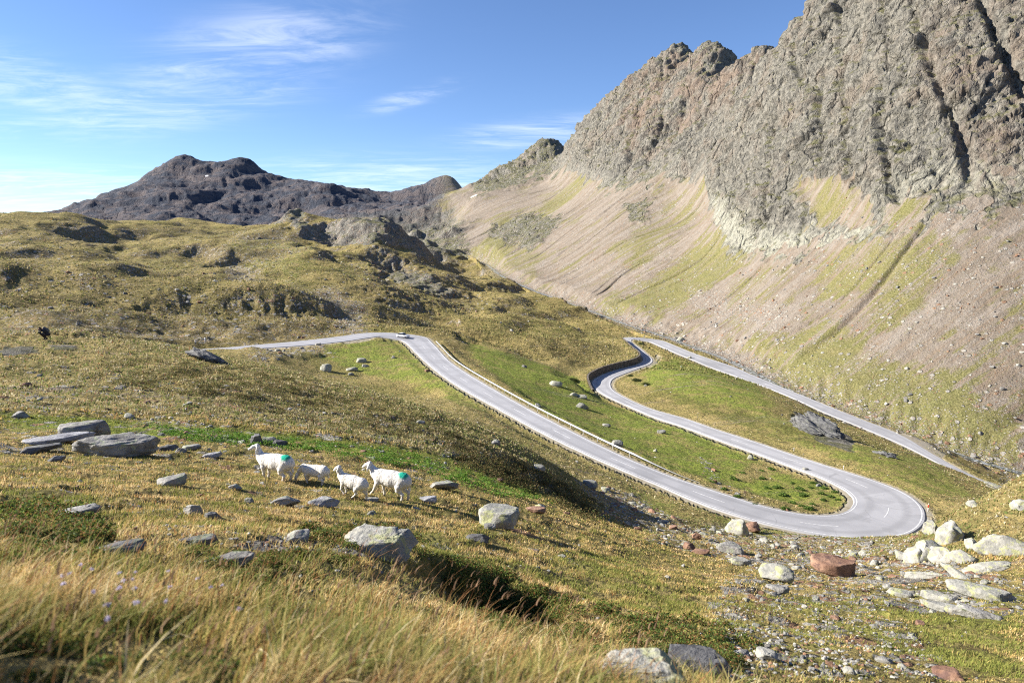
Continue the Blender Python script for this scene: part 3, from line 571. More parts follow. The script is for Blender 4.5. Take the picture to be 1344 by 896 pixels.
def asphalt():
    t = NT('worn_asphalt', .75); t.b.inputs['Specular IOR Level'].default_value = .35; P = t.pos(); n = t.noise(P, .25, 6, .6); n2 = t.noise(P, 14, 4, .7)
    e = t.attr('across'); lane = t.math('ABSOLUTE', t.math('SUBTRACT', t.math('ABSOLUTE', e), .52)); c = t.mix(t.rng(n, .35, .65), (.31, .31, .325), (.365, .365, .38)); c = t.mix(t.rng(lane, .2, .03, 0, .45), c, (.22, .22, .23)); c = t.mix(t.rng(n2, .4, .65, 0, .3), c, (.36, .36, .37))
    ptc = t.noise(t.mapv(P, (.5, .5, .5), (0, 0, .5)), .35, 3, .5); c = t.mix(t.rng(ptc, .60, .61, 0, .35), c, (.24, .24, .25)); cr = t.vor(t.mapv(P, (.22, .22, .22)), 1.0, 'DISTANCE_TO_EDGE'); c = t.mix(t.math('MULTIPLY', t.rng(cr.outputs['Distance'], .014, .004), t.rng(n, .5, .6, 0, .35)), c, (.13, .13, .135))
    pt = t.vor(t.mapv(P, (.05, .09, .05), (0, 0, .6)), 1.0); sepc = t.n('ShaderNodeSeparateColor'); t.put(sepc.inputs[0], pt.outputs['Color']); c = t.mix(t.math('MULTIPLY', t.math('GREATER_THAN', sepc.outputs[0], .85), .15), c, (.15, .15, .16))
    return t.fin(c, t.bump(n2, .01, .5))
MASPH = asphalt()
def paint():
    t = NT('worn_white_paint', .6); n = t.noise(t.pos(), 5, 6, .7); return t.fin(t.mix(t.rng(n, .34, .58), (.36, .36, .365), (.68, .68, .68)))
MPAINT = paint(); MZINC = flat('galvanised_steel', (.62, .63, .64), .38, .65, .06); MWOOD = flat('grey_post_wood', (.3, .27, .22))
def grass_mat():
    t = NT('grass_blades', .8); c = t.attrc('tint'); t.fin(c)
    tr = t.n('ShaderNodeBsdfTranslucent'); t.put(tr.inputs[0], c); mx = t.n('ShaderNodeMixShader'); mx.inputs[0].default_value = .35; t.t.links.new(t.b.outputs[0], mx.inputs[1]); t.t.links.new(tr.outputs[0], mx.inputs[2]); t.t.links.new(mx.outputs[0], t.out.inputs[0]); return t.m
MGR = grass_mat()

# ------------------------------------------------------------------ mesh + tag helpers
def tag(o, label=None, cat=None, group=None, kind=None):
    if label: o['label'] = label
    if cat: o['category'] = cat
    if group: o['group'] = group
    if kind: o['kind'] = kind
    return o
def np_mesh(name, V, Fc, mat, smooth=True, attrs=None, parent=None, tint=None):
    """V (n,3); Fc (m,k) index array"""
    me = bpy.data.meshes.new(name); V = np.asarray(V, F); Fc = np.asarray(Fc, np.int32); m, k = Fc.shape
    me.vertices.add(len(V)); me.vertices.foreach_set('co', V.ravel()); me.loops.add(m*k); me.loops.foreach_set('vertex_index', Fc.ravel())
    me.polygons.add(m); me.polygons.foreach_set('loop_start', np.arange(0, m*k, k, dtype=np.int32)); me.polygons.foreach_set('loop_total', np.full(m, k, np.int32))
    me.polygons.foreach_set('use_smooth', np.full(m, smooth, bool)); me.update(calc_edges=True)
    for an, av in (attrs or {}).items():
        a = me.attributes.new(an, 'FLOAT', 'POINT'); a.data.foreach_set('value', np.asarray(av, F).ravel())
    if tint is not None:
        a = me.attributes.new('tint', 'FLOAT_COLOR', 'POINT'); a.data.foreach_set('color', np.hstack([tint, np.ones((len(tint), 1))]).astype(F).ravel())
    me.materials.append(mat); o = bpy.data.objects.new(name, me); COL.objects.link(o)
    if parent: o.parent = parent
    return o
def bm_obj(name, bm, mats, parent=None, smooth=False, loc=None):
    me = bpy.data.meshes.new(name); bmesh.ops.recalc_face_normals(bm, faces=bm.faces); bm.to_mesh(me); bm.free()
    for m in (mats if isinstance(mats, (list, tuple)) else [mats]): me.materials.append(m)
    if smooth:
        for p in me.polygons: p.use_smooth = True
    o = bpy.data.objects.new(name, me); COL.objects.link(o)
    if parent: o.parent = parent
    if loc is not None: o.location = loc
    return o
def empty(name, loc, rz=0):
    o = bpy.data.objects.new(name, None); COL.objects.link(o); o.location = loc; o.rotation_euler = (0, 0, rz); o.empty_display_size = .3; return o

# ------------------------------------------------------------------ ground sheets
def sheet(name, fmask):
    I, J = np.nonzero(fmask); v0 = I*NA+J; Q = np.stack([v0, v0+1, v0+NA+1, v0+NA], 1)
    used = np.unique(Q); rem = np.zeros(NA*NV, np.int32); rem[used] = np.arange(len(used)); V = np.stack([X.ravel()[used], Y.ravel()[used], Z2.ravel()[used]], 1)
    at = {k: a.ravel()[used] for k, a in dict(rock=rock, scree=scree, green=green, brown=brown, gravel=gravel, pale=pale, rust=rust, dirt=dirt, snow=snow, far=np.broadcast_to(FARL, D.shape), mtn=MTN).items()}
    return tag(np_mesh(name, V, rem[Q], MT, True, at), kind='structure')
fm = (MTN[:-1, :-1] > .5) & (LVG[:-1, :-1] > rivv[:, :-1]+.06) & (np.abs(AZG[:-1, :-1]) < 3); ff = (LVG[:-1, :-1] > math.log(1150)) & ~fm
hl = (LVG[:-1, :-1] > math.log(215)) & ~fm & ~ff & (AZG[:-1, :-1] < math.radians(-9))
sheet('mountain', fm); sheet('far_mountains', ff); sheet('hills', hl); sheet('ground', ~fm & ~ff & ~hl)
print('sheets %.1fs' % (time.time()-T0))

# ------------------------------------------------------------------ road
def ribbon(name, C, N, offs, dz, mat, parent=None, attrs=False):
    offs = np.asarray(offs, float); k = offs.shape[1] if offs.ndim == 2 else len(offs); n = len(C)
    O = offs if offs.ndim == 2 else np.broadcast_to(offs, (n, k)); V = np.zeros((n, k, 3)); V[..., :2] = C[:, None, :2]+N[:, None, :]*O[..., None]; V[..., 2] = C[:, None, 2]+dz
    i, j = np.meshgrid(np.arange(n-1), np.arange(k-1), indexing='ij'); v = i*k+j; Q = np.stack([v, v+k, v+k+1, v+1], -1).reshape(-1, 4)
    return np_mesh(name, V.reshape(-1, 3), Q, mat, True, {'across': np.broadcast_to(np.linspace(-1, 1, k), (n, k)).ravel()} if attrs else None, parent)
HW = CLW/2; nn = np.array([float(pn2([k/4.], [0.], 9)[0]) for k in range(len(CL))])*.10; nm = np.array([float(pn2([k/4.], [5.], 9)[0]) for k in range(len(CL))])*.10
K = 9; offs = np.linspace(-1, 1, K)[None]*HW[:, None]; offs[:, 0] += nn; offs[:, -1] += nm
road = tag(ribbon('road', CL, NR, offs, .0, MASPH, attrs=True), kind='structure')
# raised edge so the asphalt has a thickness
for sg, nz_ in ((-1, nn), (1, nm)):
    e = ribbon('road_edge', CL, NR, np.stack([sg*HW+(nz_), sg*(HW+.25)+nz_], 1)*1.0, 0, MASPH, road)
    me = e.data; co = np.zeros(len(me.vertices)*3, F); me.vertices.foreach_get('co', co); co = co.reshape(-1, 3); co[1::2, 2] -= .28; me.vertices.foreach_set('co', co.ravel())
eo = HW-.34
ribbon('edge_line', CL[40:-60], NR[40:-60], np.stack([-eo-.085, -eo+.085], 1)[40:-60], .010, MPAINT, road); ribbon('edge_line', CL[40:-60], NR[40:-60], np.stack([eo-.085, eo+.085], 1)[40:-60], .010, MPAINT, road)
vv_, ff_ = [], []
for k in range(60, len(CL)-90, 15):
    for i in range(5):
        b = len(vv_)
        for q in (k+i, k+i+1):
            for sg in (-.07, .07): vv_.append((CL[q, 0]+NR[q, 0]*sg, CL[q, 1]+NR[q, 1]*sg, CL[q, 2]+.010))
        ff_.append((b, b+1, b+3, b+2))
np_mesh('centre_line', vv_, ff_, MPAINT, False, None, road)

# ------------------------------------------------------------------ mountain stream
def water_mat():
    t = NT('shallow_water', .12); t.b.inputs['Specular IOR Level'].default_value = .5; n = t.noise(t.pos(), .9, 6, .7); return t.fin(t.mix(t.rng(n, .48, .62), (.07, .085, .085), (.5, .52, .53)), t.bump(n, .3, .6), t.rng(n, .5, .6, .1, .7))
RT = np.gradient(RVC[:, :2], axis=0); RT /= np.linalg.norm(RT, axis=1)[:, None]; RN = np.stack([-RT[:, 1], RT[:, 0]], 1); rw = 1.5+np.array([float(pn2([k*.3], [1.], 12)[0]) for k in range(len(RVC))])
RVW = RVC.copy(); RVW[:, 2] = [zat(p[0], p[1])+.22 for p in RVC]
tag(ribbon('stream', RVW, RN, np.stack([-rw, rw], 1), .0, water_mat()), kind='structure')
def zatv(u, v):
    fj = np.interp(u, AZ, np.arange(NA)); fi = np.interp(v, LV, np.arange(NV)); j = np.minimum(fj.astype(int), NA-2); i = np.minimum(fi.astype(int), NV-2); a = fj-j; b = fi-i
    return (Z[i, j]*(1-a)+Z[i, j+1]*a)*(1-b)+(Z[i+1, j]*(1-a)+Z[i+1, j+1]*a)*b
def maskv(M, u, v):
    j = np.clip(np.interp(u, AZ, np.arange(NA)).round().astype(int), 0, NA-1); i = np.clip(np.interp(v, LV, np.arange(NV)).round().astype(int), 0, NV-1); return M[i, j]
def slope_n(x, y, e=.4):
    return Vector((zat(x-e, y)-zat(x+e, y), zat(x, y-e)-zat(x, y+e), 2*e)).normalized()

# ------------------------------------------------------------------ rocks
_ico = {}
def ico(sub):
    if sub not in _ico:
        b = bmesh.new(); bmesh.ops.create_icosphere(b, subdivisions=sub, radius=1); b.verts.ensure_lookup_table()
        _ico[sub] = (np.array([v.co[:] for v in b.verts], F), np.array([[v.index for v in f.verts] for f in b.faces], np.int32)); b.free()
    return _ico[sub]
def rock_shape(seed, sub, planes=11, rough=.06, cmin=.45, cmax=.85, flat_top=0.0):
    r = np.random.default_rng(seed); V, Fc = ico(sub); V = np.sign(V)*np.abs(V)**F(.62); V = (V/np.abs(V).max()*.95).astype(F)
    for k in range(planes):
        n = r.normal(size=3); n[2] = abs(n[2])*.9 if k % 3 else n[2]; n /= np.linalg.norm(n); c = r.uniform(cmin, cmax)*1.18; t = np.maximum(0, V@n-c); V -= (t[:, None]*n).astype(F)
    if flat_top: V[:, 2] = np.minimum(V[:, 2], flat_top+V[:, 0]*r.uniform(-.2, .2)+V[:, 1]*r.uniform(-.1, .1))
    o = r.uniform(0, 50)
    nrm = V/(np.linalg.norm(V, axis=1)[:, None]+1e-6)
    for f, a in ((1.6, rough*1.6), (3.7, rough), (8, rough*.6), (17, rough*.35)):
        if f > 4 and sub < 3: continue
        q = facet3(V[:, 0]*f*.9+o, V[:, 1]*f*.9, V[:, 2]*f*1.3, 3); V += nrm*(q*a*.9)[:, None]
    V -= (V.max(0)+V.min(0))/2; V /= (V.max(0)-V.min(0)); return V, Fc    # unit box, centred
def put_rock(px, py, wpx, hpx, mat, label, seed, cat='boulder', group=None, flat_top=0., depth=.8, sub=4, name=None, planes=11, rot=None, sink=.36, tilt=0.):
    """base of the visible face at (px, py); width and height as seen, turned into metres at that distance"""
    p = cast(px, py); d = p.length; k = d/FPX*math.cos(math.atan2(abs(p.x), p.y))
    W, H = wpx*k*1.04, hpx*k; hd = math.hypot(p.x, p.y); dp = min(W*depth, max(H*1.6, W*.35)); el = -p.z/hd
    Hr = max(H-dp*el*.35, H*.72)                                  # part of the seen height is the top surface
    V, Fc = rock_shape(seed, sub, planes, flat_top=flat_top*1.3); c = Vector((p.x*(1+dp*.5/hd), p.y*(1+dp*.5/hd)))
    V = V*np.array([W, dp, Hr*(1+sink)*1.02], F); a = math.atan2(p.x, p.y)*-1+(rot or 0)
    z0 = min(p.z, zat(c.x, c.y)); z0 = p.z*.6+zat(c.x, c.y)*.4 if hd < 15 else p.z
    o = np_mesh(name or ('rock' if cat == 'rock' else cat.replace(' ', '_')), V, Fc, RM[mat], sub >= 3); 
    sh = o.data; o.location = (c.x, c.y, z0+Hr*(1+sink)/2-Hr*sink); o.rotation_euler = (0, tilt, a)
    return tag(o, label, cat, group)
R_ = put_rock
BIG = [
 (155,600,100,29,'grey','largest grey boulder on the left, long and rough, darker at its right end',1,.0),
 (112,577,58,23,'grey','smooth domed grey boulder just behind the largest long one',2,.35),
 (78,581,82,9,'slab','flat pale slab lying against the domed boulder on the left',3,.2),
 (54,594,50,9,'dark','low dark slab left of the largest long boulder',4,.2),
 (27,549,20,9,'grey','grey boulder alone in the dry grass above the flat slab at far left',5,0),
 (75,606,20,8,'dark','small dark wedge of rock below the largest long boulder',6,0),
 (134,598,16,10,'grey','small round rock leaning on the front of the largest long boulder',7,0),
 (196,594,20,13,'dark','dark block at the right end of the largest long boulder',8,0),
 (226,638,36,13,'grey','flat-topped brownish grey stone alone in the meadow left of the sheep',9,.25),
 (309,643,16,7,'grey','small grey stone right of the brownish flat-topped one, before the leading sheep',10,0),
 (279,601,24,7,'slab','pale flat slab at the end of the string of stones beside the largest boulder',11,.2),
 (222,592,24,8,'dark','first dark stone in the string right of the largest long boulder',12,0),
 (238,594,14,7,'grey','small grey stone in the middle of the string right of the largest boulder',13,0),
 (252,591,22,7,'grey','flat grey stone in the string between largest boulder and pale slab',14,.2),
 (254,676,22,15,'grey','rounded grey stone in front grass left of a darker twin',15,0),
 (280,682,20,11,'dark','darker stone right beside the rounded grey one in the front grass',16,0),
 (337,583,15,13,'dark','dark upright stone right behind the head of the leading sheep',17,0),
 (354,581,16,7,'grey','low grey stone between the dark upright stone and leading sheep back',18,0),
 (367,586,20,9,'dark','dark pointed stone behind the back of the leading sheep',19,0),
 (374,665,38,14,'grey','knobbly grey stone left of the smooth oval one below the sheep',20,0),
 (425,665,40,12,'slab','smooth oval pale stone below the grazing sheep',21,.3),
 (327,661,11,8,'pale','small whitish stone below the leading sheep at the meadow edge',22,0),
 (488,659,18,6,'pale','thin pale slab just behind the hooves of the third sheep',23,.2),
 (390,714,32,17,'grey','grey dome-shaped stone half sunk in front grass below the oval one',24,0),
 (502,735,92,42,'pale','large lichen-spotted boulder in the middle front grass on the crest',25,.3),
 (655,694,52,26,'pale','pale sloping boulder in the meadow right of the sheep with long shadow',26,.35),
 (627,711,30,12,'dark','low dark stone in front of the pale sloping boulder',27,0),
 (643,695,15,8,'grey','little grey stone touching the left foot of the pale sloping boulder',28,0),
 (703,674,26,8,'red','flat rust-brown stone with a pale one beside it on the meadow',29,.2),
 (709,669,14,7,'pale','small pale stone touching the flat rust-brown one on the meadow',30,0),
 (583,643,38,11,'grey','long grey stone to the right of the last sheep',31,.2),
 (562,660,22,8,'slab','pale flat slab lower right of the last sheep',32,.2),
 (835,912,118,42,'pale','big yellow-lichened boulder at the bottom edge of the picture',33,.3),
 (918,886,74,26,'dark','dark smooth slab slanting down beside the big lichened boulder at the bottom',34,.2),
 (148,731,78,15,'dark','dark flat rock half buried in the tall front grass at left',35,.2),
 (95,680,66,12,'grey','low grey rock among green leaves near the left edge',36,.2),
 (296,745,72,16,'grey','tilted thin slab poking from front grass below the twin stones',37,.2),
 (262,718,46,14,'dark','dark block in the front grass above the tilted thin slab',38,.2),
 (967,702,30,20,'pale','pale angular boulder beside the road south of the bend',39,0),
 (987,699,20,13,'red','reddish boulder touching the pale angular one near the road',40,0),
 (1092,757,52,23,'red','big rust-red block with a dark patch below the hairpin bend',41,.3),
 (1018,763,42,20,'pale','pale grey pointed boulder left of the big rust-red block',42,0),
 (1020,777,28,9,'grey','grey slab right below the pale pointed boulder',43,.2),
 (958,726,34,12,'grey','dark-topped flat grey boulder in upper rubble below the road',44,.2),
 (919,728,22,7,'red','flat red stone left of the dark-topped grey boulder in the rubble',45,.2),
 (904,721,15,8,'red','rounder red stone just above the flat red one in the rubble',46,0),
 (973,743,26,10,'pale','pale long stone below the dark-topped grey boulder',47,.2),
 (914,708,12,9,'red','small brown stone left of the pale angular boulder by the road',48,0),
 (1285,785,74,15,'pale','long yellow-green slab at right below the outcrop',49,.3),
 (1233,790,42,11,'pale','pale slab just left of the long yellow-green one',50,.3),
 (1240,802,56,10,'pale','second yellow-green slab below the long one at right',51,.3),
 (1282,812,54,13,'grey','grey and pink slab at the right end of the second yellow-green slab',52,.2),
 (1244,892,36,15,'red','orange stone at the bottom edge near the right corner',53,0),
 (973,862,18,9,'grey','small grey stone beyond the dark slab at the bottom',54,0),(1006,866,26,11,'pale','pale stone right of the small grey one near the bottom',55,.2),
 (1114,884,15,9,'pale','whitish stone at the bottom edge left of the orange one',56,0),
 (1160,870,20,8,'grey','grey stone in the right foreground above the orange one',57,0),
 (1180,783,30,8,'pale','pale stone between the rust-red block and the yellow-green slabs',58,.2),
]
for i, (px, py, w_, h_, m_, lb, sd_, ft) in enumerate(BIG): R_(px, py, w_, h_, m_, lb, sd_, 'boulder' if w_ > 24 else 'rock', None, ft, sub=5 if w_ > 80 else 4, name='boulder' if w_ > 24 else 'rock')
OUT = [(1247,712,30,38,'tall upright yellow-lichened block in the outcrop at the outer edge of the bend'),(1221,735,40,38,'leaning lichened block in the outcrop left of the tall upright one'),(1200,737,30,30,'lowest leftmost lichened block of the outcrop by the bend'),
 (1221,699,18,28,'narrow block of the outcrop touching the white edge line of the bend'),(1236,738,26,30,'pale wedge below the tall upright block of the outcrop'),(1262,738,36,26,'broken pale rocks right of the wedge in the outcrop'),(1275,718,14,18,'small knob on the grass right of the tall upright block'),
 (1320,728,72,38,'massive pale lichened slab at the right edge of the picture'),(1258,757,44,14,'rounded pinkish slab at the foot of the outcrop'),(1212,757,40,13,'low grey slab at the foot of the leftmost outcrop block'),(1339,668,22,22,'white rock at the right edge high on the brown mound'),
 (1278,663,16,10,'small pale rock on the brown mound, left side'),(1310,640,30,9,'flat pale rock on the skyline of the brown mound'),(1295,748,50,14,'long low slab below the massive pale one'),(1184,732,20,14,'small pale rock left of the outcrop just below the road edge')]
for i, (px, py, w_, h_, lb) in enumerate(OUT): R_(px, py+2, w_*1.1, h_*.72, 'pale', lb, 300+i, 'rock', None, 0, sub=4, name='rock', planes=18, depth=1.5, rot=.5*math.sin(i*2.1), sink=.7, tilt=.35*math.sin(i*1.7+1))
MID = [(893,448,11,6,'pale boulder across the stream beyond the lower bend'),(729,507,18,7,'long pale boulder on the green slope between the two roads'),(753,520,11,5,'left of two pale boulders side by side on the slope between the roads'),(764,523,13,5,'right of two pale boulders side by side on the slope between the roads'),
 (764,536,17,7,'grey block below the two side-by-side pale boulders'),(796,560,11,4,'small flat stone between the roads below the grey block'),(868,569,11,5,'grey stone just below the middle road on the green slope'),(810,586,15,8,'reddish grey stone just above the guard rail'),
 (860,593,5,4,'tiny white stone on the green slope above the guard rail'),(428,488,15,10,'round white-topped boulder in the green hollow below the upper road'),(462,487,15,5,'flat pale stone right of the round boulder in the green hollow'),(474,476,14,6,'pale stone nearest the upper road in the green hollow'),
 (479,482,10,4,'small grey stone just below the pale one in the green hollow'),(461,493,8,4,'dark stone below the flat pale stone in the green hollow'),(650,584,13,7,'pale stone on the dark heath above the green strip'),(707,618,18,8,'grey stone on the dark heath bank above the rubble'),
 (774,640,20,10,'biggest grey stone in the rubble beside the dark bank'),(552,556,12,5,'grey stone in the dry slope left of the long road'),(1057,618,8,5,'dark stone on the grass outside the hairpin bend'),(1078,555,9,6,'pale stone above the crag between the roads'),
 (905,471,6,4,'small white stone beside the lowest road near its bend'),(985,603,8,6,'pale stone right of the middle road below the crag')]
for i, (px, py, w_, h_, lb) in enumerate(MID): R_(px, py, w_, h_, ('pale', 'grey')[('grey' in lb) or ('dark' in lb)], lb, 400+i, 'boulder', None, 0, sub=3, name='boulder')
# single crags, each one long fractured mass
def crag(label, px, py, w_, h_, mat, seed, tilt, yaw):
    p = cast(px, py); k = p.length/FPX; V, Fc = rock_shape(seed, 5, 26, .20, .30, .75); V = V*np.array([w_*k, w_*k*.42, h_*k*1.5], F)
    o = np_mesh('crag', V, Fc, RM[mat], True); o.location = (p.x, p.y+w_*k*.12, p.z+h_*k*.12); o.rotation_euler = (0, tilt, yaw); return tag(o, label, 'crag')
crag('dark ribbed crag with a deep shadow between the middle and lowest road', 1080, 572, 76, 24, 'dark', 500, .42, -.75)
crag('small dark ledge of rock right of the large crag, above the bend', 1168, 600, 34, 7, 'dark', 520, .2, -.6)
crag('dark blue-grey rock on the grass crest left of the upper road', 276, 475, 66, 7, 'dark', 540, .36, -.25)

# loose stones: the ones that show largest are things, the rest one mass
NS = 46000
u = RNG.uniform(math.radians(-41), math.radians(41), NS); v = RNG.uniform(math.log(3.2), math.log(520), NS)
g = maskv(gravel, u, v); rdist = maskv(RDE, u, v); mt_ = maskv(MTN, u, v)
keepm = (RNG.random(NS) < np.clip(g*.8+.02+.10*(mt_ > .5), 0, 1)) & (rdist > .7) & ~((mt_ > .5) & (v > 6.05))
u, v, g = u[keepm], v[keepm], g[keepm]; d = np.exp(v)
pxs = 1.7*(RNG.pareto(2.3, len(u))+1); pxs = np.minimum(pxs, 13); size = np.clip(pxs*d/FPX, .04, 1.6)
x, y = d*np.sin(u), d*np.cos(u); z = zatv(u, v); app = size/d*FPX
elv = z/d; rowpx = 448-FPX*np.tan(np.arctan(elv)+PIT); vis = np.ones(len(u), bool)
order = np.argsort(-app); colr = RNG.random(len(u)); tints = np.where(colr[:, None] < .22, [[.27, .15, .09]], np.where(colr[:, None] < .6, [[.24, .235, .22]], [[.40, .385, .34]]))*RNG.uniform(.75, 1.2, (len(u), 1))
def zone(ui, vi):
    d_ = math.exp(vi); px_ = 672+FPX*math.tan(ui)
    if d_ > 215: return 'on the far slopes', 'stones on the far slopes'
    if px_ > 1130 and d_ < 60: return 'on the stony ground at right, by the outcrop', 'stones by the outcrop'
    if px_ > 840 and d_ < 60: return 'in the rubble field below the hairpin', 'stones in the rubble field'
    if px_ > 740 and d_ < 110: return 'in the rubble strip along the long road', 'stones along the long road'
    if d_ < 14: return 'in the tall front grass', 'stones in the front grass'
    if d_ < 36: return 'in the meadow round the sheep', 'stones in the sheep meadow'
    if d_ < 95: return 'on the dry slope behind the sheep', 'stones on the dry slope'
    return 'on the grass between the roads', 'stones between the roads'
protos = {}
nind = 0; indiv = set(); cap = {}
for i in order:
    if nind >= 190: break
    cn = ('rusty', 'grey', 'pale')[0 if colr[i] < .22 else (1 if colr[i] < .6 else 2)]; zt, zg = zone(u[i], v[i])
    if cap.get(zg, 0) > 45: continue
    key = (cn, int(i) % 6)
    if key not in protos:
        V, Fc = rock_shape(700+len(protos), 3, 10); me = np_mesh('stone', V*np.array([1, .8, .62], F), Fc, RM[dict(rusty='red', grey='grey', pale='pale')[cn]], True); protos[key] = me.data; o = me
    else:
        o = bpy.data.objects.new('stone', protos[key]); COL.objects.link(o)
    o.location = (x[i], y[i], z[i]+size[i]*.10); o.scale = (size[i], size[i]*RNG.uniform(.7, 1.1), size[i]*RNG.uniform(.6, 1.0)); o.rotation_euler = (RNG.uniform(-.2, .2), RNG.uniform(-.2, .2), RNG.uniform(0, 6.28))
    tag(o, 'one of the %s loose stones %s' % (cn, zt), 'stone', cn+' '+zg); indiv.add(int(i)); nind += 1; cap[zg] = cap.get(zg, 0)+1
sh = [rock_shape(900+k, 2, 9, .04) for k in range(12)]; VV, FF, TT = [], [], []; nb = 0
for i in range(len(u)):
    if i in indiv: continue
    if app[i] < 3.2:
        V, Fc = sh[i % 12] if app[i] > 2.4 else (None, None)
        if V is None: V, Fc = ico(1); V = V*.5*np.array([1, .8, .8], F)+RNG.normal(0, .05, V.shape).astype(F)
    else: V, Fc = sh[i % 12]
    a = RNG.uniform(0, 6.28); c_, s_ = math.cos(a), math.sin(a); sc3 = size[i]*np.array([1, RNG.uniform(.6, 1), RNG.uniform(.4, .8)], F); q = V*sc3; q = np.stack([q[:, 0]*c_-q[:, 1]*s_+x[i], q[:, 0]*s_+q[:, 1]*c_+y[i], q[:, 2]+z[i]+size[i]*.08], 1)
    VV.append(q); FF.append(Fc+nb); TT.append(np.repeat(tints[i:i+1], len(q), 0)); nb += len(q)
def tint_rock():
    t = NT('loose_stone', .9); n = t.noise(t.pos(), 7, 5, .7); return t.fin(t.mix(t.rng(n, .35, .6), t.mix(.55, t.attrc('tint'), (.05, .05, .05)), t.attrc('tint')), t.bump(n, .05, .6))
tag(np_mesh('loose_stones', np.vstack(VV), np.vstack(FF), tint_rock(), False, None, None, np.vstack(TT)), 'countless grey and rusty stones strewn over grass and rubble', 'stones', None, 'stuff')
print('stones', len(u), nind, '%.1fs' % (time.time()-T0))

# ------------------------------------------------------------------ grass
def blades(name, u, v, length, width, lean, tint, levels=4, curl=1.0, leandir=None, label=None, cat='grass', dz=0.0):
    n = len(u); d = np.exp(v); x, y = d*np.sin(u), d*np.cos(u); z = zatv(u, v)+dz
    ld = RNG.normal(0.25, .9, n) if leandir is None else leandir           # bearing of the lean, mostly towards +x
    lx, ly = np.cos(ld), np.sin(ld); fa = RNG.uniform(0, math.pi, n); wx, wy = np.cos(fa), np.sin(fa)
    V = np.zeros((n, levels, 2, 3), F)
    for k in range(levels):
        t = k/(levels-1); off = lean*length*t**(1+curl); h = length*(t-.35*lean*t*t); w_ = width*(1-t)**.7*.5+width*.04
        cx, cy, cz = x+lx*off, y+ly*off, z+h
        for s_, q in ((0, -1), (1, 1)): V[:, k, s_, 0] = cx+wx*w_*q; V[:, k, s_, 1] = cy+wy*w_*q; V[:, k, s_, 2] = cz
    base = np.arange(n)[:, None]*levels*2; Q = np.concatenate([base+np.array([[2*k, 2*k+1, 2*k+3, 2*k+2]]) for k in range(levels-1)], 0)
    T = np.repeat(tint[:, None], levels*2, 1)
    return tag(np_mesh(name, V.reshape(-1, 3), Q, MGR, True, None, None, T.reshape(-1, 3)), label, cat, None, 'stuff')
PAL = np.array([(.52, .42, .18), (.66, .56, .33), (.41, .30, .11), (.24, .26, .07), (.17, .22, .05), (.38, .19, .08), (.40, .35, .13)])
def tint_for(u, v, n, greenish=0.):
    x, y = np.exp(v)*np.sin(u), np.exp(v)*np.cos(u); ns = pn2(x*.9, y*.9, 61)*.9+pn2(x*3.1, y*3.1, 62)*.7+RNG.normal(0, .22, n)+maskv(green, u, v)*.85+greenish; k = RNG.random(n)
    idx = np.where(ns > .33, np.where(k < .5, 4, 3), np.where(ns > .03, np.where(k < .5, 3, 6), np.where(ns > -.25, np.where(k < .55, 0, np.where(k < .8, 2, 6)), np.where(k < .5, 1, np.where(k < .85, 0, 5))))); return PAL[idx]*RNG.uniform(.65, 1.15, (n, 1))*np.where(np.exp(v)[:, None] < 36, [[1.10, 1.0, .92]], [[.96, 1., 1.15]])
def okgrass(u, v): return (maskv(rock, u, v) < .4) & (maskv(gravel, u, v)*.8 < RNG.random(len(u))) & (maskv(RDE, u, v) > 1.0)
def field(N, d0, d1, f=.5, az=46):
    u = RNG.uniform(math.radians(-az), math.radians(az), N); v = RNG.uniform(math.log(d0), math.log(d1), N); m = okgrass(u, v); u, v = u[m], v[m]
    x, y = np.exp(v)*np.sin(u), np.exp(v)*np.cos(u); c = pn2(x*1.7, y*1.7, 63)+pn2(x*5, y*5, 64)*.7; m = c > RNG.uniform(-.9, .35, len(u))*f; return u[m], v[m]
rightm = lambda u: sst(.15, .45, u)
u, v = field(120000, 1.15, 9.0, .7); d = np.exp(v); n = len(u)
L_ = RNG.uniform(.05, .21, n)*(1-.55*rightm(u))*(1+.35*pn2(d*np.sin(u)*.8, d*np.cos(u)*.8, 66)); L_ *= .85*(1-.5*sst(2.2, 4.5, d)); L_ *= .75+.7*np.clip(pn2(d*np.sin(u)*2.6, d*np.cos(u)*2.6, 68), -.6, .7); L_ = np.minimum(L_, .055+d*.055)
blades('grass', u, v, L_, .0036*np.clip(d/2.5, 1, 4)*RNG.uniform(.7, 1.4, n), RNG.uniform(.2, 1.0, n), tint_for(u, v, n), label='long dry golden grass blown to the right in the foreground')
u, v = field(40000, 1.05, 2.6, .1); d = np.exp(v); n = len(u)
blades('grass', u, v, RNG.uniform(.05, .16, n), np.full(n, .0026), RNG.uniform(.2, 1., n), tint_for(u, v, n)*.85, label='nearest grass filling the bottom edge of the view')
u, v = field(260000, 8, 34, .6); d = np.exp(v); n = len(u)
blades('grass', u, v, RNG.uniform(.03, .085, n)*(1-.3*rightm(u)), .0010*d*RNG.uniform(.7, 1.3, n), RNG.uniform(.1, .8, n), tint_for(u, v, n), 3, label='short tufted grass of the sheep meadow')
u, v = field(330000, 32, 330, .7); d = np.exp(v); n = len(u)
blades('grass', u, v, RNG.uniform(.06, .18, n)*np.where(maskv(green, u, v) > .5, .6, 1), .0015*d*RNG.uniform(.7, 1.5, n), RNG.uniform(.1, .7, n), tint_for(u, v, n)*.85, 3, label='coarse brown and green tufts on the slopes before the roads')
u, v = field(150000, 230, 900, .6); m = (maskv(MTN, u, v) < .3) & (maskv(rock, u, v) < .3); u, v = u[m], v[m]; d = np.exp(v); n = len(u)
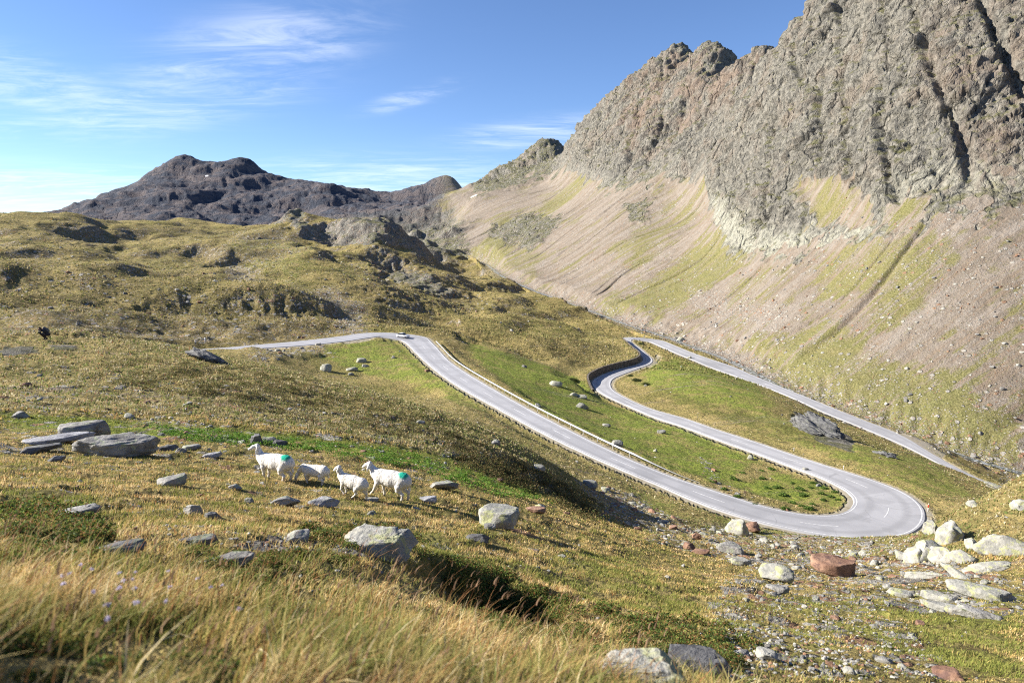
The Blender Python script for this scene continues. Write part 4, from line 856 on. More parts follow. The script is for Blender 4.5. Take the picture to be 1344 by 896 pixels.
blades('scrub', u, v, RNG.uniform(.15, .7, n), .0020*d*RNG.uniform(.6, 1.5, n), RNG.uniform(.1, .5, n), (tint_for(u, v, n)*.45+.55*np.where(RNG.random((n, 1)) < .5, [[.09, .085, .03]], [[.30, .24, .09]])), 3, label='low scrub and tufts speckling the far hills', cat='scrub')
u, v = field(14000, 1.2, 6, .5); d = np.exp(v); n = len(u)
blades('grass', u, v, RNG.uniform(.07, .2, n)*(1-.4*sst(2.5, 5, d)), RNG.uniform(.004, .0075, n), RNG.uniform(.1, 1.2, n), PAL[RNG.integers(0, 7, n)]*RNG.uniform(.6, 1.15, (n, 1)), 5, leandir=RNG.uniform(-2.2, 2.2, n), label='broad bent blades and dead stems mixed through the foreground grass')
# tall seed stalks with feathery purple-brown heads
n = 420; u = RNG.uniform(math.radians(-42), math.radians(12), n); v = RNG.uniform(math.log(1.3), math.log(6), n); d = np.exp(v); ld = RNG.normal(.2, .4, n)
ln_ = RNG.uniform(.14, .30, n)*np.clip(d/2.2, .7, 1.25); lean = RNG.uniform(.3, .9, n)
blades('seed_stalks', u, v, ln_, np.full(n, .0035), lean, PAL[np.where(RNG.random(n) < .5, 2, 5)]*.9, 5, leandir=ld, label='thin seed stalks standing above the foreground grass', cat='grass')
x = d*np.sin(u)+np.cos(ld)*lean*ln_*.78; y = d*np.cos(u)+np.sin(ld)*lean*ln_*.78; du = np.arctan2(x, y); dv = np.log(np.hypot(x, y))
# heads: short fat blades starting near the stalk tips
zz_ = zatv(u, v)+ln_*(1-.35*lean)-.03-zatv(du, dv); blades('seed_heads', du, dv, np.full(n, .045), np.full(n, .006), lean, np.array([(.30, .19, .12)])*RNG.uniform(.6, 1.2, (n, 1)), 4, leandir=ld, label='feathery purple-brown seed heads above the front grass', cat='grass', dz=zz_)
# leafy low plants: many small leaves in cushions
def leaves(name, centres, per, rad, leaf, tint, label, cat, kind='stuff', hgt=.6):
    n = len(centres)*per; c = np.repeat(centres, per, 0); r = np.repeat(rad, per); dr = RNG.normal(size=(n, 3)); dr /= np.linalg.norm(dr, axis=1)[:, None]; dr[:, 2] = np.abs(dr[:, 2]); rr_ = RNG.uniform(.55, 1.0, n)
    P = c+dr*(r*rr_)[:, None]*np.array([1, 1, hgt]); a = RNG.normal(size=(n, 3)); a /= np.linalg.norm(a, axis=1)[:, None]; b = np.cross(a, RNG.normal(size=(n, 3))); b /= np.linalg.norm(b, axis=1)[:, None]; s_ = (leaf*np.repeat(np.ones(len(centres)), per)*RNG.uniform(.6, 1.3, n))[:, None] if np.isscalar(leaf) else (np.repeat(leaf, per)*RNG.uniform(.6, 1.3, n))[:, None]
    V = np.stack([P-a*s_, P+b*s_*.5, P+a*s_, P-b*s_*.5], 1); Q = np.arange(n*4).reshape(-1, 4); T = np.repeat((tint[RNG.integers(0, len(tint), n)]*RNG.uniform(.6, 1.2, (n, 1)))[:, None], 4, 1)
    return np_mesh(name, V.reshape(-1, 3), Q, MGR, False, None, None, T.reshape(-1, 3))
GL = np.array([(.09, .15, .03), (.15, .21, .04), (.07, .11, .03), (.22, .20, .05), (.25, .13, .05)])
def in_poly(px, py, P):
    ins = np.zeros(len(px), bool)
    for k in range(len(P)):
        x1, y1 = P[k]; x2, y2 = P[(k+1) % len(P)]
        if y1 != y2: ins ^= ((py < y1) != (py < y2)) & (px < (x2-x1)*(py-y1)/(y2-y1)+x1)
    return ins
def cushions(poly, n, seed):
    r = np.random.default_rng(seed); pp = []
    xs_ = [p[0] for p in poly]; ys_ = [p[1] for p in poly]
    while len(pp) < n:
        a, b = r.uniform(min(xs_), max(xs_)), r.uniform(min(ys_), max(ys_))
        if in_poly(np.array([a]), np.array([b]), poly)[0]: pp.append(cast(a, b)[:])
    return np.array(pp)
for poly, n_, rad, leaf, lb in (([(0,800),(180,780),(330,800),(480,896),(0,896)], 50, .09, .007, 'small dark leafy plants under the nearest grass at bottom left'), ([(0,670),(90,665),(150,700),(120,740),(0,745)], 60, .16, .012, 'dark green leafy plants among the grass at the left edge'), ([(560,735),(640,745),(740,790),(800,850),(760,880),(640,820)], 120, .17, .011, 'low brown-green heath on the shadowed bank in front'), ([(780,800),(940,820),(1000,850),(960,880),(820,850)], 70, .16, .012, 'low leafy heath beside the bottom boulder'), ([(380,690),(560,700),(560,730),(420,740)], 40, .13, .01, 'leafy plants round the large lichen-spotted boulder'),
    ([(230,720),(420,730),(440,790),(260,800)], 40, .13, .011, 'leafy plants in the tall grass left of centre')):
    C_ = cushions(poly, n_, n_); dd_ = np.hypot(C_[:, 0], C_[:, 1]); tag(leaves('low_plants', C_, 420, rad*RNG.uniform(.6, 1.3, len(C_))*np.clip(dd_/7, .5, 1.6), leaf*np.clip(dd_/6, .7, 2), GL, lb, 'plants'), lb, 'plants', None, 'stuff')
C_ = cushions([(560,560),(650,590),(790,660),(780,690),(700,650),(600,610)], 260, 5); tag(leaves('heath', C_, 90, RNG.uniform(.3, .9, len(C_)), .05, np.array([(.11, .085, .035), (.16, .12, .045), (.08, .10, .03)]), '', 'heath', hgt=.5), 'dark scrubby heath on the slope above the long road', 'heath', None, 'stuff')
C_ = cushions([(140,470),(330,478),(440,505),(560,545),(560,580),(430,560),(250,520),(100,500)], 320, 6); tag(leaves('heath', C_, 70, RNG.uniform(.25, .7, len(C_)), .045, np.array([(.14, .11, .045), (.22, .17, .06), (.11, .13, .04)]), '', 'heath', hgt=.45), 'brown heath tufts on the dry slope behind the sheep', 'heath', None, 'stuff')
# lilac flowers low at left
fl = cushions([(60,790),(260,760),(330,850),(300,890),(60,890)], 22, 8)+np.array([0, 0, .13]); tag(leaves('small_flowers', fl, 14, np.full(len(fl), .007), .005, np.array([(.62, .55, .72), (.7, .66, .76)]), '', 'flowers', hgt=1.), 'small pale lilac flowers in the near grass at bottom left', 'flowers', None, 'stuff')
# lush leaves on the wet green strip
C_ = cushions([(180,556),(330,570),(520,590),(680,640),(730,662),(640,648),(540,615),(400,592),(240,578)], 500, 9); dd_ = np.hypot(C_[:, 0], C_[:, 1]); tag(leaves('lush_plants', C_, 40, RNG.uniform(.12, .35, len(C_)), .035, np.array([(.12, .24, .03), (.18, .32, .045), (.08, .16, .025)]), '', 'plants', hgt=.5), 'bright green wet plants filling the gully behind the sheep', 'plants', None, 'stuff')
# single shrubs inside the hairpin and beside the lower road
SH = [(962,628),(975,621),(1000,628),(1006,640),(1020,640),(1028,650),(1040,634),(1050,642),(1064,640),(1068,634),(1082,641),(1090,652),(1100,656),(1080,656),(1066,662),(1052,664),(1040,660),(1030,668),(1062,668),(1000,618),(1012,616),(990,662),(968,652),(950,642),(935,632),(1078,648),(1096,646),(1054,650)]
zone_l = 'small leafy green shrub on the grass inside the hairpin bend'
sp_ = []
for k in range(4):
    m = leaves('shrub', np.array([[0, 0, .05], [.25, .1, 0], [-.2, .15, 0], [.05, -.2, 0]]), 150, np.array([.4, .3, .3, .28]), .07, np.array([(.12, .20, .035), (.17, .25, .05), (.08, .14, .03)]), '', 'shrub', hgt=.9); sp_.append(m)
for i, (a, b) in enumerate(SH):
    p = cast(a, b); o = sp_[i] if i < 4 else bpy.data.objects.new('shrub', sp_[i % 4].data)
    if i >= 4: COL.objects.link(o)
    s_ = RNG.uniform(.7, 1.3)*1.15; o.location = p; o.scale = (s_*1.2, s_, s_*.8); o.rotation_euler = (0, 0, RNG.uniform(0, 6)); tag(o, zone_l, 'shrub', 'shrubs inside the hairpin bend')
for i, (a, b, s_, lb) in enumerate([(842,452,2.2,'round dark green bush inside the small upper bend of the lower road'),(836,500,2.4,'dark bush below the bend beside the middle road, left of a paler one'),(828,494,1.8,'brown-green bush closest to the inner edge of the small bend'),(848,505,2.0,'paler bush right of the dark one below the small bend'),(752,500,2.6,'dark green bush on the slope left of the stone wall')]):
    p = cast(a, b); o = bpy.data.objects.new('bush', leaves('bush_shape', np.array([[0, 0, .05], [.3, .1, 0], [-.3, .15, 0], [.05, -.3, 0], [-.1, .3, .1]]), 260, np.array([.5, .4, .4, .38, .4]), .055, np.array([(.06, .085, .025), (.10, .12, .035), (.05, .06, .02)]), '', 'bush', hgt=.9).data)
    bpy.data.objects.remove([q for q in COL.objects if q.name.startswith('bush_shape')][0]); COL.objects.link(o); o.location = p; o.scale = (s_, s_, s_*.8); tag(o, lb, 'bush')
print('plants %.1fs' % (time.time()-T0))

# ------------------------------------------------------------------ guard rail
K0, K1 = clk(556, 447), clk(915, 636)
rc = CL[K0:K1].copy(); rn = NR[K0:K1]; ro = CLW[K0:K1]/2+1.05; m_ = len(rc)
RP = np.stack([rc[:, 0]+rn[:, 0]*ro, rc[:, 1]+rn[:, 1]*ro, rc[:, 2]], 1); RP = smooth(RP, 6); ramp_ = np.minimum(1, (m_-1-np.arange(m_))/12.)
rail = empty('guard_rail', RP[0]); tag(rail, 'long galvanised steel guard rail along the outer edge of the long straight road', 'guard rail')
prof = [(.00, .46), (.045, .50), (.045, .56), (.0, .60), (.0, .63), (.045, .67), (.045, .73), (.0, .77)]
V = []; 
for i in range(m_):
    for (o_, h_) in prof: V.append((RP[i, 0]-rn[i, 0]*(o_+.06)-RP[0, 0], RP[i, 1]-rn[i, 1]*(o_+.06)-RP[0, 1], RP[i, 2]+h_*max(ramp_[i], .12)-.02-RP[0, 2]))
k_ = len(prof); Q = [(i*k_+j, i*k_+j+1, (i+1)*k_+j+1, (i+1)*k_+j) for i in range(m_-1) for j in range(k_-1)]
b_ = np_mesh('rail_beam', V, Q, MZINC, False, None, rail); sm_ = b_.modifiers.new('thickness', 'SOLIDIFY'); sm_.thickness = .006
bm = bmesh.new(); bmesh.ops.create_cube(bm, size=1); 
for v_ in bm.verts: v_.co = Vector((v_.co.x*.06, v_.co.y*.12, v_.co.z*1.1+.22))
bmesh.ops.bevel(bm, geom=bm.edges[:], offset=.008, segments=1, affect='EDGES'); post0 = bm_obj('rail_post', bm, MZINC, rail)
for q, i in enumerate(range(2, m_-12, 4)):
    o = post0 if q == 0 else post0.copy()
    if q: COL.objects.link(o); o.parent = rail
    o.location = (RP[i, 0]-RP[0, 0]+rn[i, 0]*.03, RP[i, 1]-RP[0, 1]+rn[i, 1]*.03, RP[i, 2]-RP[0, 2]-.05); o.rotation_euler = (0, 0, math.atan2(rn[i, 1], rn[i, 0]))
# ------------------------------------------------------------------ stone retaining wall at the small bends
def wallmat():
    t = NT('dry_stone', .95); v = t.vor(t.mapv(t.pos(), (1.6, 1.6, 3.2)), 1.0); e = t.vor(t.mapv(t.pos(), (1.6, 1.6, 3.2)), 1.0, 'DISTANCE_TO_EDGE'); s_ = t.n('ShaderNodeSeparateColor'); t.put(s_.inputs[0], v.outputs['Color']); c = t.mix(s_.outputs[0], (.10, .085, .07), (.22, .19, .16)); return t.fin(c, t.bump(t.rng(e.outputs['Distance'], 0, .12), .12, 1.))
wk = np.arange(WK0+2, WK1-2); hh_ = 1.9*sst(WK0, WK0+14, wk.astype(float))*sst(WK1, WK1-14, wk.astype(float))+.18; hh_ = hh_+np.array([.08*float(pn2([k*.5], [2.], 8)[0]) for k in wk])
V = []
for q, k in enumerate(wk):
    for (o_, h_) in ((.95, -.5), (1.02, hh_[q]*.5), (1.10, hh_[q]), (1.62, hh_[q]+.02), (1.66, -.5)):
        oo = CLW[k]/2+o_; V.append((CL[k, 0]+NR[k, 0]*oo, CL[k, 1]+NR[k, 1]*oo, CL[k, 2]+h_))
V = np.array(V); org = V[0].copy(); Q = [(i*5+j, i*5+j+1, (i+1)*5+j+1, (i+1)*5+j) for i in range(len(wk)-1) for j in range(4)]
o = np_mesh('stone_wall', V-org, Q, wallmat(), False); o.location = org; tag(o, 'dark dry-stone retaining wall curving round the outside of the small double bend', 'wall')
# ------------------------------------------------------------------ thin poles
def pole(px, py, h, label, band=None, r=.05, name='marker_post'):
    p = cast(px, py); t = empty(name, p); tag(t, label, 'post'); bm = bmesh.new(); bmesh.ops.create_cone(bm, segments=12, radius1=r, radius2=r*.8, depth=h, cap_ends=True); bmesh.ops.translate(bm, verts=bm.verts, vec=(0, 0, h/2-.1)); bm_obj('pole', bm, flat('post_paint', (.75, .75, .73) if band else (.45, .45, .45), .5), t, True)
    if band:
        bm = bmesh.new(); bmesh.ops.create_cone(bm, segments=12, radius1=r*1.12, radius2=r*1.1, depth=h*.4, cap_ends=True); bmesh.ops.translate(bm, verts=bm.verts, vec=(0, 0, h*.66)); bm_obj('band', bm, flat('red_band', band, .5), t, True)
    else:
        bm = bmesh.new(); bmesh.ops.create_cube(bm, size=1); bmesh.ops.scale(bm, verts=bm.verts, vec=(.34, .03, .4)); bmesh.ops.bevel(bm, geom=bm.edges[:], offset=.01, segments=1, affect='EDGES'); bmesh.ops.translate(bm, verts=bm.verts, vec=(0, -.07, h-.25)); bm_obj('sign_plate', bm, flat('plate_grey', (.5, .5, .5), .4), t)
pole(1218, 671, 1.3, 'red-topped marker post outside the hairpin bend', (.7, .06, .03), .07)
pole(451, 440, 2.0, 'thin grey sign pole on the far side of the upper road', None, .06, 'sign_pole')
for q, (a, b, lb) in enumerate([(1101,620,'small white marker stub on the outer edge just before the hairpin'),(1036,596,'small white marker stub on the outer edge of the middle road near the joint')]): pole(a+6, b-4, .8, lb, (.65, .65, .65), .06, 'marker_post')

# ------------------------------------------------------------------ skinned bodies
def surface_nets(Fv, org, h):
    """quad mesh of the zero level of a field sampled on a grid"""
    sgn = Fv < 0; nx, ny, nz = Fv.shape; acc = np.zeros((nx-1, ny-1, nz-1, 3)); cnt = np.zeros((nx-1, ny-1, nz-1))
    C = [(i, j, k) for i in (0, 1) for j in (0, 1) for k in (0, 1)]
    def sl(A, c): return A[c[0]:nx-1+c[0], c[1]:ny-1+c[1], c[2]:nz-1+c[2]]
    for a in C:
        for ax in range(3):
            if a[ax]: continue
            b = list(a); b[ax] = 1; fa, fb = sl(Fv, a), sl(Fv, b); m = (fa < 0) != (fb < 0); t = np.where(m, fa/(fa-fb+1e-12), 0)
            for q in range(3): acc[..., q] += np.where(m, a[q]+(t if q == ax else 0), 0)
            cnt += m
    act = cnt > 0; idx = -np.ones(act.shape, int); idx[act] = np.arange(act.sum()); I = np.argwhere(act); V = (acc[act]/cnt[act][:, None]+I)*h+org; Q = []
    for ax in range(3):
        A = np.take(sgn, range(0, sgn.shape[ax]-1), ax); B = np.take(sgn, range(1, sgn.shape[ax]), ax); e = np.argwhere(A != B); o1, o2 = [q for q in range(3) if q != ax]
        e = e[(e[:, o1] > 0) & (e[:, o2] > 0) & (e[:, o1] < act.shape[o1]) & (e[:, o2] < act.shape[o2])]; d1 = np.zeros(3, int); d2 = d1.copy(); d1[o1] = 1; d2[o2] = 1
        g = lambda E_: idx[E_[:, 0], E_[:, 1], E_[:, 2]]; q = np.stack([g(e), g(e-d1), g(e-d1-d2), g(e-d2)], 1); f = A[e[:, 0]+0, e[:, 1], e[:, 2]] ^ (ax == 1); q[~f] = q[~f][:, ::-1]; Q.append(q)
    return V, np.vstack(Q)
def skinned(name, verts, edges, radii, mat, parent=None, sub=2, noise=0.0, nf=9., root=0, h=.017, blend=.035):
    """one continuous body: tapered limbs along the edges, melted together"""
    P = np.array([tuple(v) for v in verts], float); R = np.array([(r, r) if isinstance(r, (int, float)) else r for r in radii], float); Rm = R.max(1); lo = (P-Rm[:, None]).min(0)-.06; hi = (P+Rm[:, None]).max(0)+.06
    ax = [np.arange(lo[q], hi[q]+h, h) for q in range(3)]; G = np.stack(np.meshgrid(*ax, indexing='ij'), -1); D_ = None
    for a, b in edges:
        ab = P[b]-P[a]; L2 = max(ab@ab, 1e-9); t = np.clip(((G-P[a])@ab)/L2, 0, 1); rw = R[a, 0]+(R[b, 0]-R[a, 0])*t; rh = R[a, 1]+(R[b, 1]-R[a, 1])*t; q = G-(P[a]+t[..., None]*ab); r_ = np.minimum(rw, rh); s_ = np.sqrt(q[..., 0]**2+(q[..., 1]*rh/rw)**2+q[..., 2]**2)-rh
        if D_ is None: D_ = s_
        else:
            hh = np.clip(.5+.5*(s_-D_)/blend, 0, 1); D_ = s_*(1-hh)+D_*hh-blend*hh*(1-hh)
    if noise:
        q = pn3(G[..., 0]*nf, G[..., 1]*nf, G[..., 2]*nf*.6, 9)+.5*pn3(G[..., 0]*nf*2.3, G[..., 1]*nf*2.3, G[..., 2]*nf*1.3, 10); D_ = D_-q*noise*sst(.30, .5, G[..., 2])
    V, Q = surface_nets(D_, lo, h); o = np_mesh(name, V, Q, mat, True, None, parent); return o
def woolmat(mark):
    t = NT('sheep_wool', .95); t.b.inputs['Specular IOR Level'].default_value = .05; O = t.obj(); n = t.noise(O, 9, 6, .7); n2 = t.noise(t.mapv(O, (22, 22, 5)), 1., 5, .7); s_ = t.n('ShaderNodeSeparateXYZ'); t.put(s_.inputs[0], O)
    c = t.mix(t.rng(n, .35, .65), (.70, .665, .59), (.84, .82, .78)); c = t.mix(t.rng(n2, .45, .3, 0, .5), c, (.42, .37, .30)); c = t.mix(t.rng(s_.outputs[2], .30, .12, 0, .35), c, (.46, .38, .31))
    if mark:
        q = t.n('ShaderNodeVectorMath', operation='DISTANCE'); t.put(q.inputs[0], O); q.inputs[1].default_value = (.50, -.06, .84); c = t.mix(t.rng(t.math('ADD', q.outputs['Value'], t.math('MULTIPLY', n, .12)), .26, .17), c, (.03, .40, .27))
    return t.fin(c, t.bump(t.math('ADD', t.math('MULTIPLY', n2, .5), n), .05, .9))
WM = {False: woolmat(False), True: woolmat(True)}; MDARK = flat('dark_eye', (.02, .018, .015), .3); MHOOF = flat('hoof_horn', (.09, .075, .06), .7)
def sheep(px, py, wpx, label, heading, head, legs, mark):
    """head: list of neck, poll, face, nose points; legs: four lists of joints (front pair first)"""
    p = cast(px, py); n = slope_n(p.x, p.y, .7); t = empty('sheep', p); d = p.length; sc_ = wpx*d/FPX/1.28
    t.rotation_euler = (0, 0, heading); t.scale = (sc_,)*3; tag(t, label, 'sheep', None)
    V = [(.10, 0, .60), (.45, 0, .62), (.58, 0, .60), (-.28, 0, .60), (-.46, 0, .68)]; Rr = [(.235, .265), (.22, .24), (.17, .175), (.20, .235), (.135, .17)]; E = [(0, 1), (1, 2), (0, 3), (3, 4)]
    V += [(.66, 0, .50), (.70, .02, .36)]; Rr += [.045, .035]; E += [(2, 5), (5, 6)]
    hr = (.095, .075, .060, .040); base = 4; hi = len(V)
    for k, h in enumerate(head[:4]): V.append(h); Rr.append(hr[k]); E.append((base, len(V)-1)); base = len(V)-1
    poll = hi+1; P0, P1 = Vector(V[poll]), Vector(V[poll+1]); fd = (P1-P0).normalized(); sd_ = fd.cross(Vector((0, 0, 1))).normalized()
    for s_ in (-1, 1):
        e1 = P0+sd_*.095*s_+Vector((0, 0, .0)); e2 = e1+sd_*.04*s_+Vector((0, 0, -.08))+fd*.02; e3 = e2+Vector((0, 0, -.09))+fd*.015; V += [tuple(e1), tuple(e2), tuple(e3)]; Rr += [.024, .030, .018]; q = len(V); E += [(poll, q-3), (q-3, q-2), (q-2, q-1)]
    lr = ((.09, .058, .036, .030, .036), (.12, .078, .042, .032, .036))
    hoofs = []
    for k, lg in enumerate(legs):
        b = 3 if k < 2 else 1
        for j, q in enumerate(lg): V.append(q); Rr.append(lr[k//2][j]); E.append((b, len(V)-1)); b = len(V)-1
        hoofs.append(lg[-1])
    body = skinned('body', V, E, Rr, WM[mark], t, 2, .010, nf=13.)
    for s_ in (-1, 1):
        bm = bmesh.new(); bmesh.ops.create_uvsphere(bm, u_segments=8, v_segments=6, radius=.013); bm_obj('eye', bm, MDARK, t, True, P0*.45+P1*.55+sd_*.068*s_+Vector((0, 0, .018)))
    for h in hoofs:
        bm = bmesh.new(); bmesh.ops.create_cone(bm, segments=8, radius1=.038, radius2=.028, depth=.055, cap_ends=True); bm_obj('hoof', bm, MHOOF, t, False, (h[0]-.005, h[1], h[2]-.012))
    # stand the feet on the slope
    gx = zat(p.x+.4*math.cos(heading), p.y+.4*math.sin(heading))-zat(p.x-.4*math.cos(heading), p.y-.4*math.sin(heading)); t.rotation_euler = (0, -math.atan2(gx, .8), heading)
    return t
def leg(x, y, top, knee, foot, hind=False):
    if hind: return [(x-.02, y, .46), (x-.06+knee*.3, y, .34), (x+.07+foot*.55, y, .23), (x+.02+foot*.9, y, .08), (x-.01+foot, y, .025)]
    return [(x, y, .44), (x+knee*.5, y, .33), (x+knee, y, .20), (x+foot*.9, y, .07), (x+foot-.01, y, .025)]
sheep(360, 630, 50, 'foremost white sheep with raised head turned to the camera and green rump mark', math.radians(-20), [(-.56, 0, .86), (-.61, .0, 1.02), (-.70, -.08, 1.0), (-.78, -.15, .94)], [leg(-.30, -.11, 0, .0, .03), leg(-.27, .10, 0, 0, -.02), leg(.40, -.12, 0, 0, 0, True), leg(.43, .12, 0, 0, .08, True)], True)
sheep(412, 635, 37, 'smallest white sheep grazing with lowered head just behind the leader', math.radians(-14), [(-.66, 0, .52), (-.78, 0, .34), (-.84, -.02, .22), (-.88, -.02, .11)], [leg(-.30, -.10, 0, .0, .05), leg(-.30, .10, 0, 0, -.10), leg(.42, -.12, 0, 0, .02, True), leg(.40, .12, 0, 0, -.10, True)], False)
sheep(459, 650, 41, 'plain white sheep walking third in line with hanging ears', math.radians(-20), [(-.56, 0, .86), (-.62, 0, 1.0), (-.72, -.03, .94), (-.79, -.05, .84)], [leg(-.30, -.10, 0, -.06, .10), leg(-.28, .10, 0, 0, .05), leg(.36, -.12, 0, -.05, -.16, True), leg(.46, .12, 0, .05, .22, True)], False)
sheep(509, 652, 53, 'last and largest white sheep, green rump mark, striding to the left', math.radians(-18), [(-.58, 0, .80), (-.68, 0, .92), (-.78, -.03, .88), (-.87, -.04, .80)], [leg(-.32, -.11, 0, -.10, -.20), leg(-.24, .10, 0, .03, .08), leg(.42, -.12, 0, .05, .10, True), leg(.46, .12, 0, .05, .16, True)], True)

# ------------------------------------------------------------------ people, far off
def bodymat(name, top, bottom, split, skin=(.45, .28, .2), neck=9.):
    t = NT(name, .85); s_ = t.n('ShaderNodeSeparateXYZ'); t.put(s_.inputs[0], t.obj()); n = t.noise(t.obj(), 8, 4); c = t.mix(t.math('GREATER_THAN', s_.outputs[2], split), bottom, top); c = t.mix(t.math('GREATER_THAN', s_.outputs[2], neck), c, skin); return t.fin(t.mix(t.rng(n, .3, .6, .25, 0), c, (.02, .02, .02)))
def standing(px, off, H, label, mat, hair, lean=0.):
    a_ = azs(px, 455)[0]; q_ = int(np.argmin(np.abs(np.arctan2(CL[:300, 0], CL[:300, 1])-a_)+1e-3*np.abs(np.arange(300)-30))); d0_ = math.hypot(CL[q_, 0], CL[q_, 1]); d_ = min(np.arange(d0_+5, d0_+40, 1.), key=lambda r: abs((zat(r*math.sin(a_), r*math.cos(a_))+H)/r-azs(px, off)[1])); p = Vector((d_*math.sin(a_), d_*math.cos(a_), zat(d_*math.sin(a_), d_*math.cos(a_)))); print('person', d_, p); t = empty('person', p, 2.8); k = H/1.75; t.scale = (k,)*3; tag(t, label, 'person')
    V = [(0, 0, .95), (0, .0, 1.15), (0, 0, 1.36), (0, -.01, 1.49), (0, -.03, 1.60), (0, -.03, 1.68)]; Rr = [(.16, .11), (.14, .10), (.17, .11), .06, .085, .075]; E = [(0, 1), (1, 2), (2, 3), (3, 4), (4, 5)]
    for s_ in (-1, 1):
        b = len(V); V += [(s_*.10, 0, .86), (s_*.11, -.03+s_*.06, .48), (s_*.11, .02+s_*.09, .09), (s_*.12, -.12+s_*.09, .03)]; Rr += [.095, .062, .045, .04]; E += [(0, b), (b, b+1), (b+1, b+2), (b+2, b+3)]
        b = len(V); V += [(s_*.20, 0, 1.38), (s_*.26, .03, 1.12), (s_*.25, -.10, .90), (s_*.25, -.13, .82)]; Rr += [.06, .045, .032, .035]; E += [(2, b), (b, b+1), (b+1, b+2), (b+2, b+3)]
    skinned('body', V, E, Rr, mat, t, 2); h = skinned('hair', [(0, .01, 1.66), (0, .0, 1.72), (0, .04, 1.60)], [(0, 1), (0, 2)], [.092, .07, .075], hair, t, 2); return t
MHAIR = flat('dark_hair', (.03, .022, .018), .8)
standing(270, 442, 2.0, 'person in pale clothes standing beyond the left end of the upper road', bodymat('white_shirt_light_trousers', (.75, .74, .72), (.62, .58, .55), .9, neck=1.50), MHAIR)
standing(257, 446, 1.8, 'person half hidden behind the crest rock, left of the one in red and white', bodymat('pale_jacket', (.75, .72, .68), (.12, .13, .17), .9, neck=1.5), MHAIR)
# someone crouching over the ground at far left
p = cast(60, 446); t = empty('person', p, math.radians(-30)); t.scale = (.98,)*3; tag(t, 'person in dark clothes crouching on the grass crest at far left, casting a long shadow', 'person')
V = [(0, .20, .42), (0, .08, .62), (0, -.14, .82), (0, -.27, .90), (0, -.38, .93), (0, -.43, .90)]; Rr = [(.17, .13), (.16, .12), (.18, .12), .065, .09, .08]; E = [(0, 1), (1, 2), (2, 3), (3, 4), (4, 5)]
for s_ in (-1, 1):
    b = len(V); V += [(s_*.11, .12, .42), (s_*.17, -.22, .48), (s_*.14, .05, .12), (s_*.15, -.12, .04)]; Rr += [.10, .07, .05, .04]; E += [(0, b), (b, b+1), (b+1, b+2), (b+2, b+3)]
    b = len(V); V += [(s_*.21, -.16, .78), (s_*.24, -.30, .55), (s_*.10, -.42, .66), (s_*.06, -.46, .72)]; Rr += [.06, .048, .036, .036]; E += [(2, b), (b, b+1), (b+1, b+2), (b+2, b+3)]
skinned('body', V, E, Rr, bodymat('dark_outdoor_clothes', (.03, .035, .045), (.035, .03, .035), .5, neck=.93), t, 2); skinned('hair', [(0, -.33, .98), (0, -.38, 1.02), (0, -.30, .94)], [(0, 1), (0, 2)], [.09, .08, .07], MHAIR, t, 2)
skinned('backpack', [(0, .12, .86), (0, -.02, 1.0), (0, .22, .70)], [(0, 1), (0, 2)], [(.16, .11), (.12, .08), (.15, .10)], flat('slate_pack', (.10, .12, .15), .8), t, 1)

# ------------------------------------------------------------------ car
kc = clk(532, 438); cpos = CL[kc]+np.array([NR[kc, 0], NR[kc, 1], 0])*(-1.5); ct = empty('car', (cpos[0], cpos[1], cpos[2]+.01), math.atan2(TG[kc, 1], TG[kc, 0])+math.pi); tag(ct, 'white hatchback driving up round the upper bend of the road', 'car')
MCAR = flat('white_car_paint', (.72, .73, .75), .25, .0, .03); MGLASS = flat('tinted_glass', (.02, .025, .03), .08); MTYRE = flat('tyre_rubber', (.02, .02, .02), .8); MRIM = flat('alloy', (.5, .5, .52), .3, .8); MLAMP = flat('clear_lamp', (.7, .7, .72), .15); MRED = flat('red_lamp', (.35, .01, .01), .2)
def shell(name, sections, mat, parent, smooth=True):
    """sections: list of (x, [(y,z)...]) rings, mirrored already"""
    bm = bmesh.new(); rings = [[bm.verts.new((x, y, z)) for y, z in ring] for x, ring in sections]; n = len(rings[0])
    for a, b in zip(rings, rings[1:]):
        for i in range(n): bm.faces.new((a[i], a[(i+1) % n], b[(i+1) % n], b[i]))
    bm.faces.new(rings[0]); bm.faces.new(rings[-1][::-1]); o = bm_obj(name, bm, mat, parent, smooth); return o
def ring(w0, w1, zb, zt, w2=None): w2 = w2 or w1*.8; return [(-w0, zb), (w0, zb), (w1, (zb+zt)*.5), (w1, zt-.10), (w2, zt), (-w2, zt), (-w1, zt-.10), (-w1, (zb+zt)*.5)]
body = shell('body', [(-2.05, ring(.70, .74, .32, .72)), (-1.95, ring(.78, .84, .24, .80)), (-1.2, ring(.80, .88, .20, .92)), (-.6, ring(.80, .89, .20, .98)), (.8, ring(.80, .89, .20, 1.0)), (1.7, ring(.80, .87, .22, 1.0)), (2.0, ring(.74, .80, .30, .95)), (2.05, ring(.70, .74, .36, .80))], MCAR, ct)
cab = [(-1.0, ring(.74, .76, .92, .99, .70)), (-.30, ring(.76, .78, .92, 1.42, .60)), (.10, ring(.76, .78, .92, 1.48, .62)), (1.0, ring(.76, .78, .92, 1.46, .60)), (1.75, ring(.74, .75, .92, 1.06, .66))]
shell('windows', cab, MGLASS, ct); shell('roof', [(-.26, ring(.58, .60, 1.40, 1.455, .54)), (.10, ring(.62, .63, 1.44, 1.515, .58)), (1.0, ring(.60, .61, 1.42, 1.495, .56)), (1.25, ring(.56, .58, 1.34, 1.39, .52))], MCAR, ct)
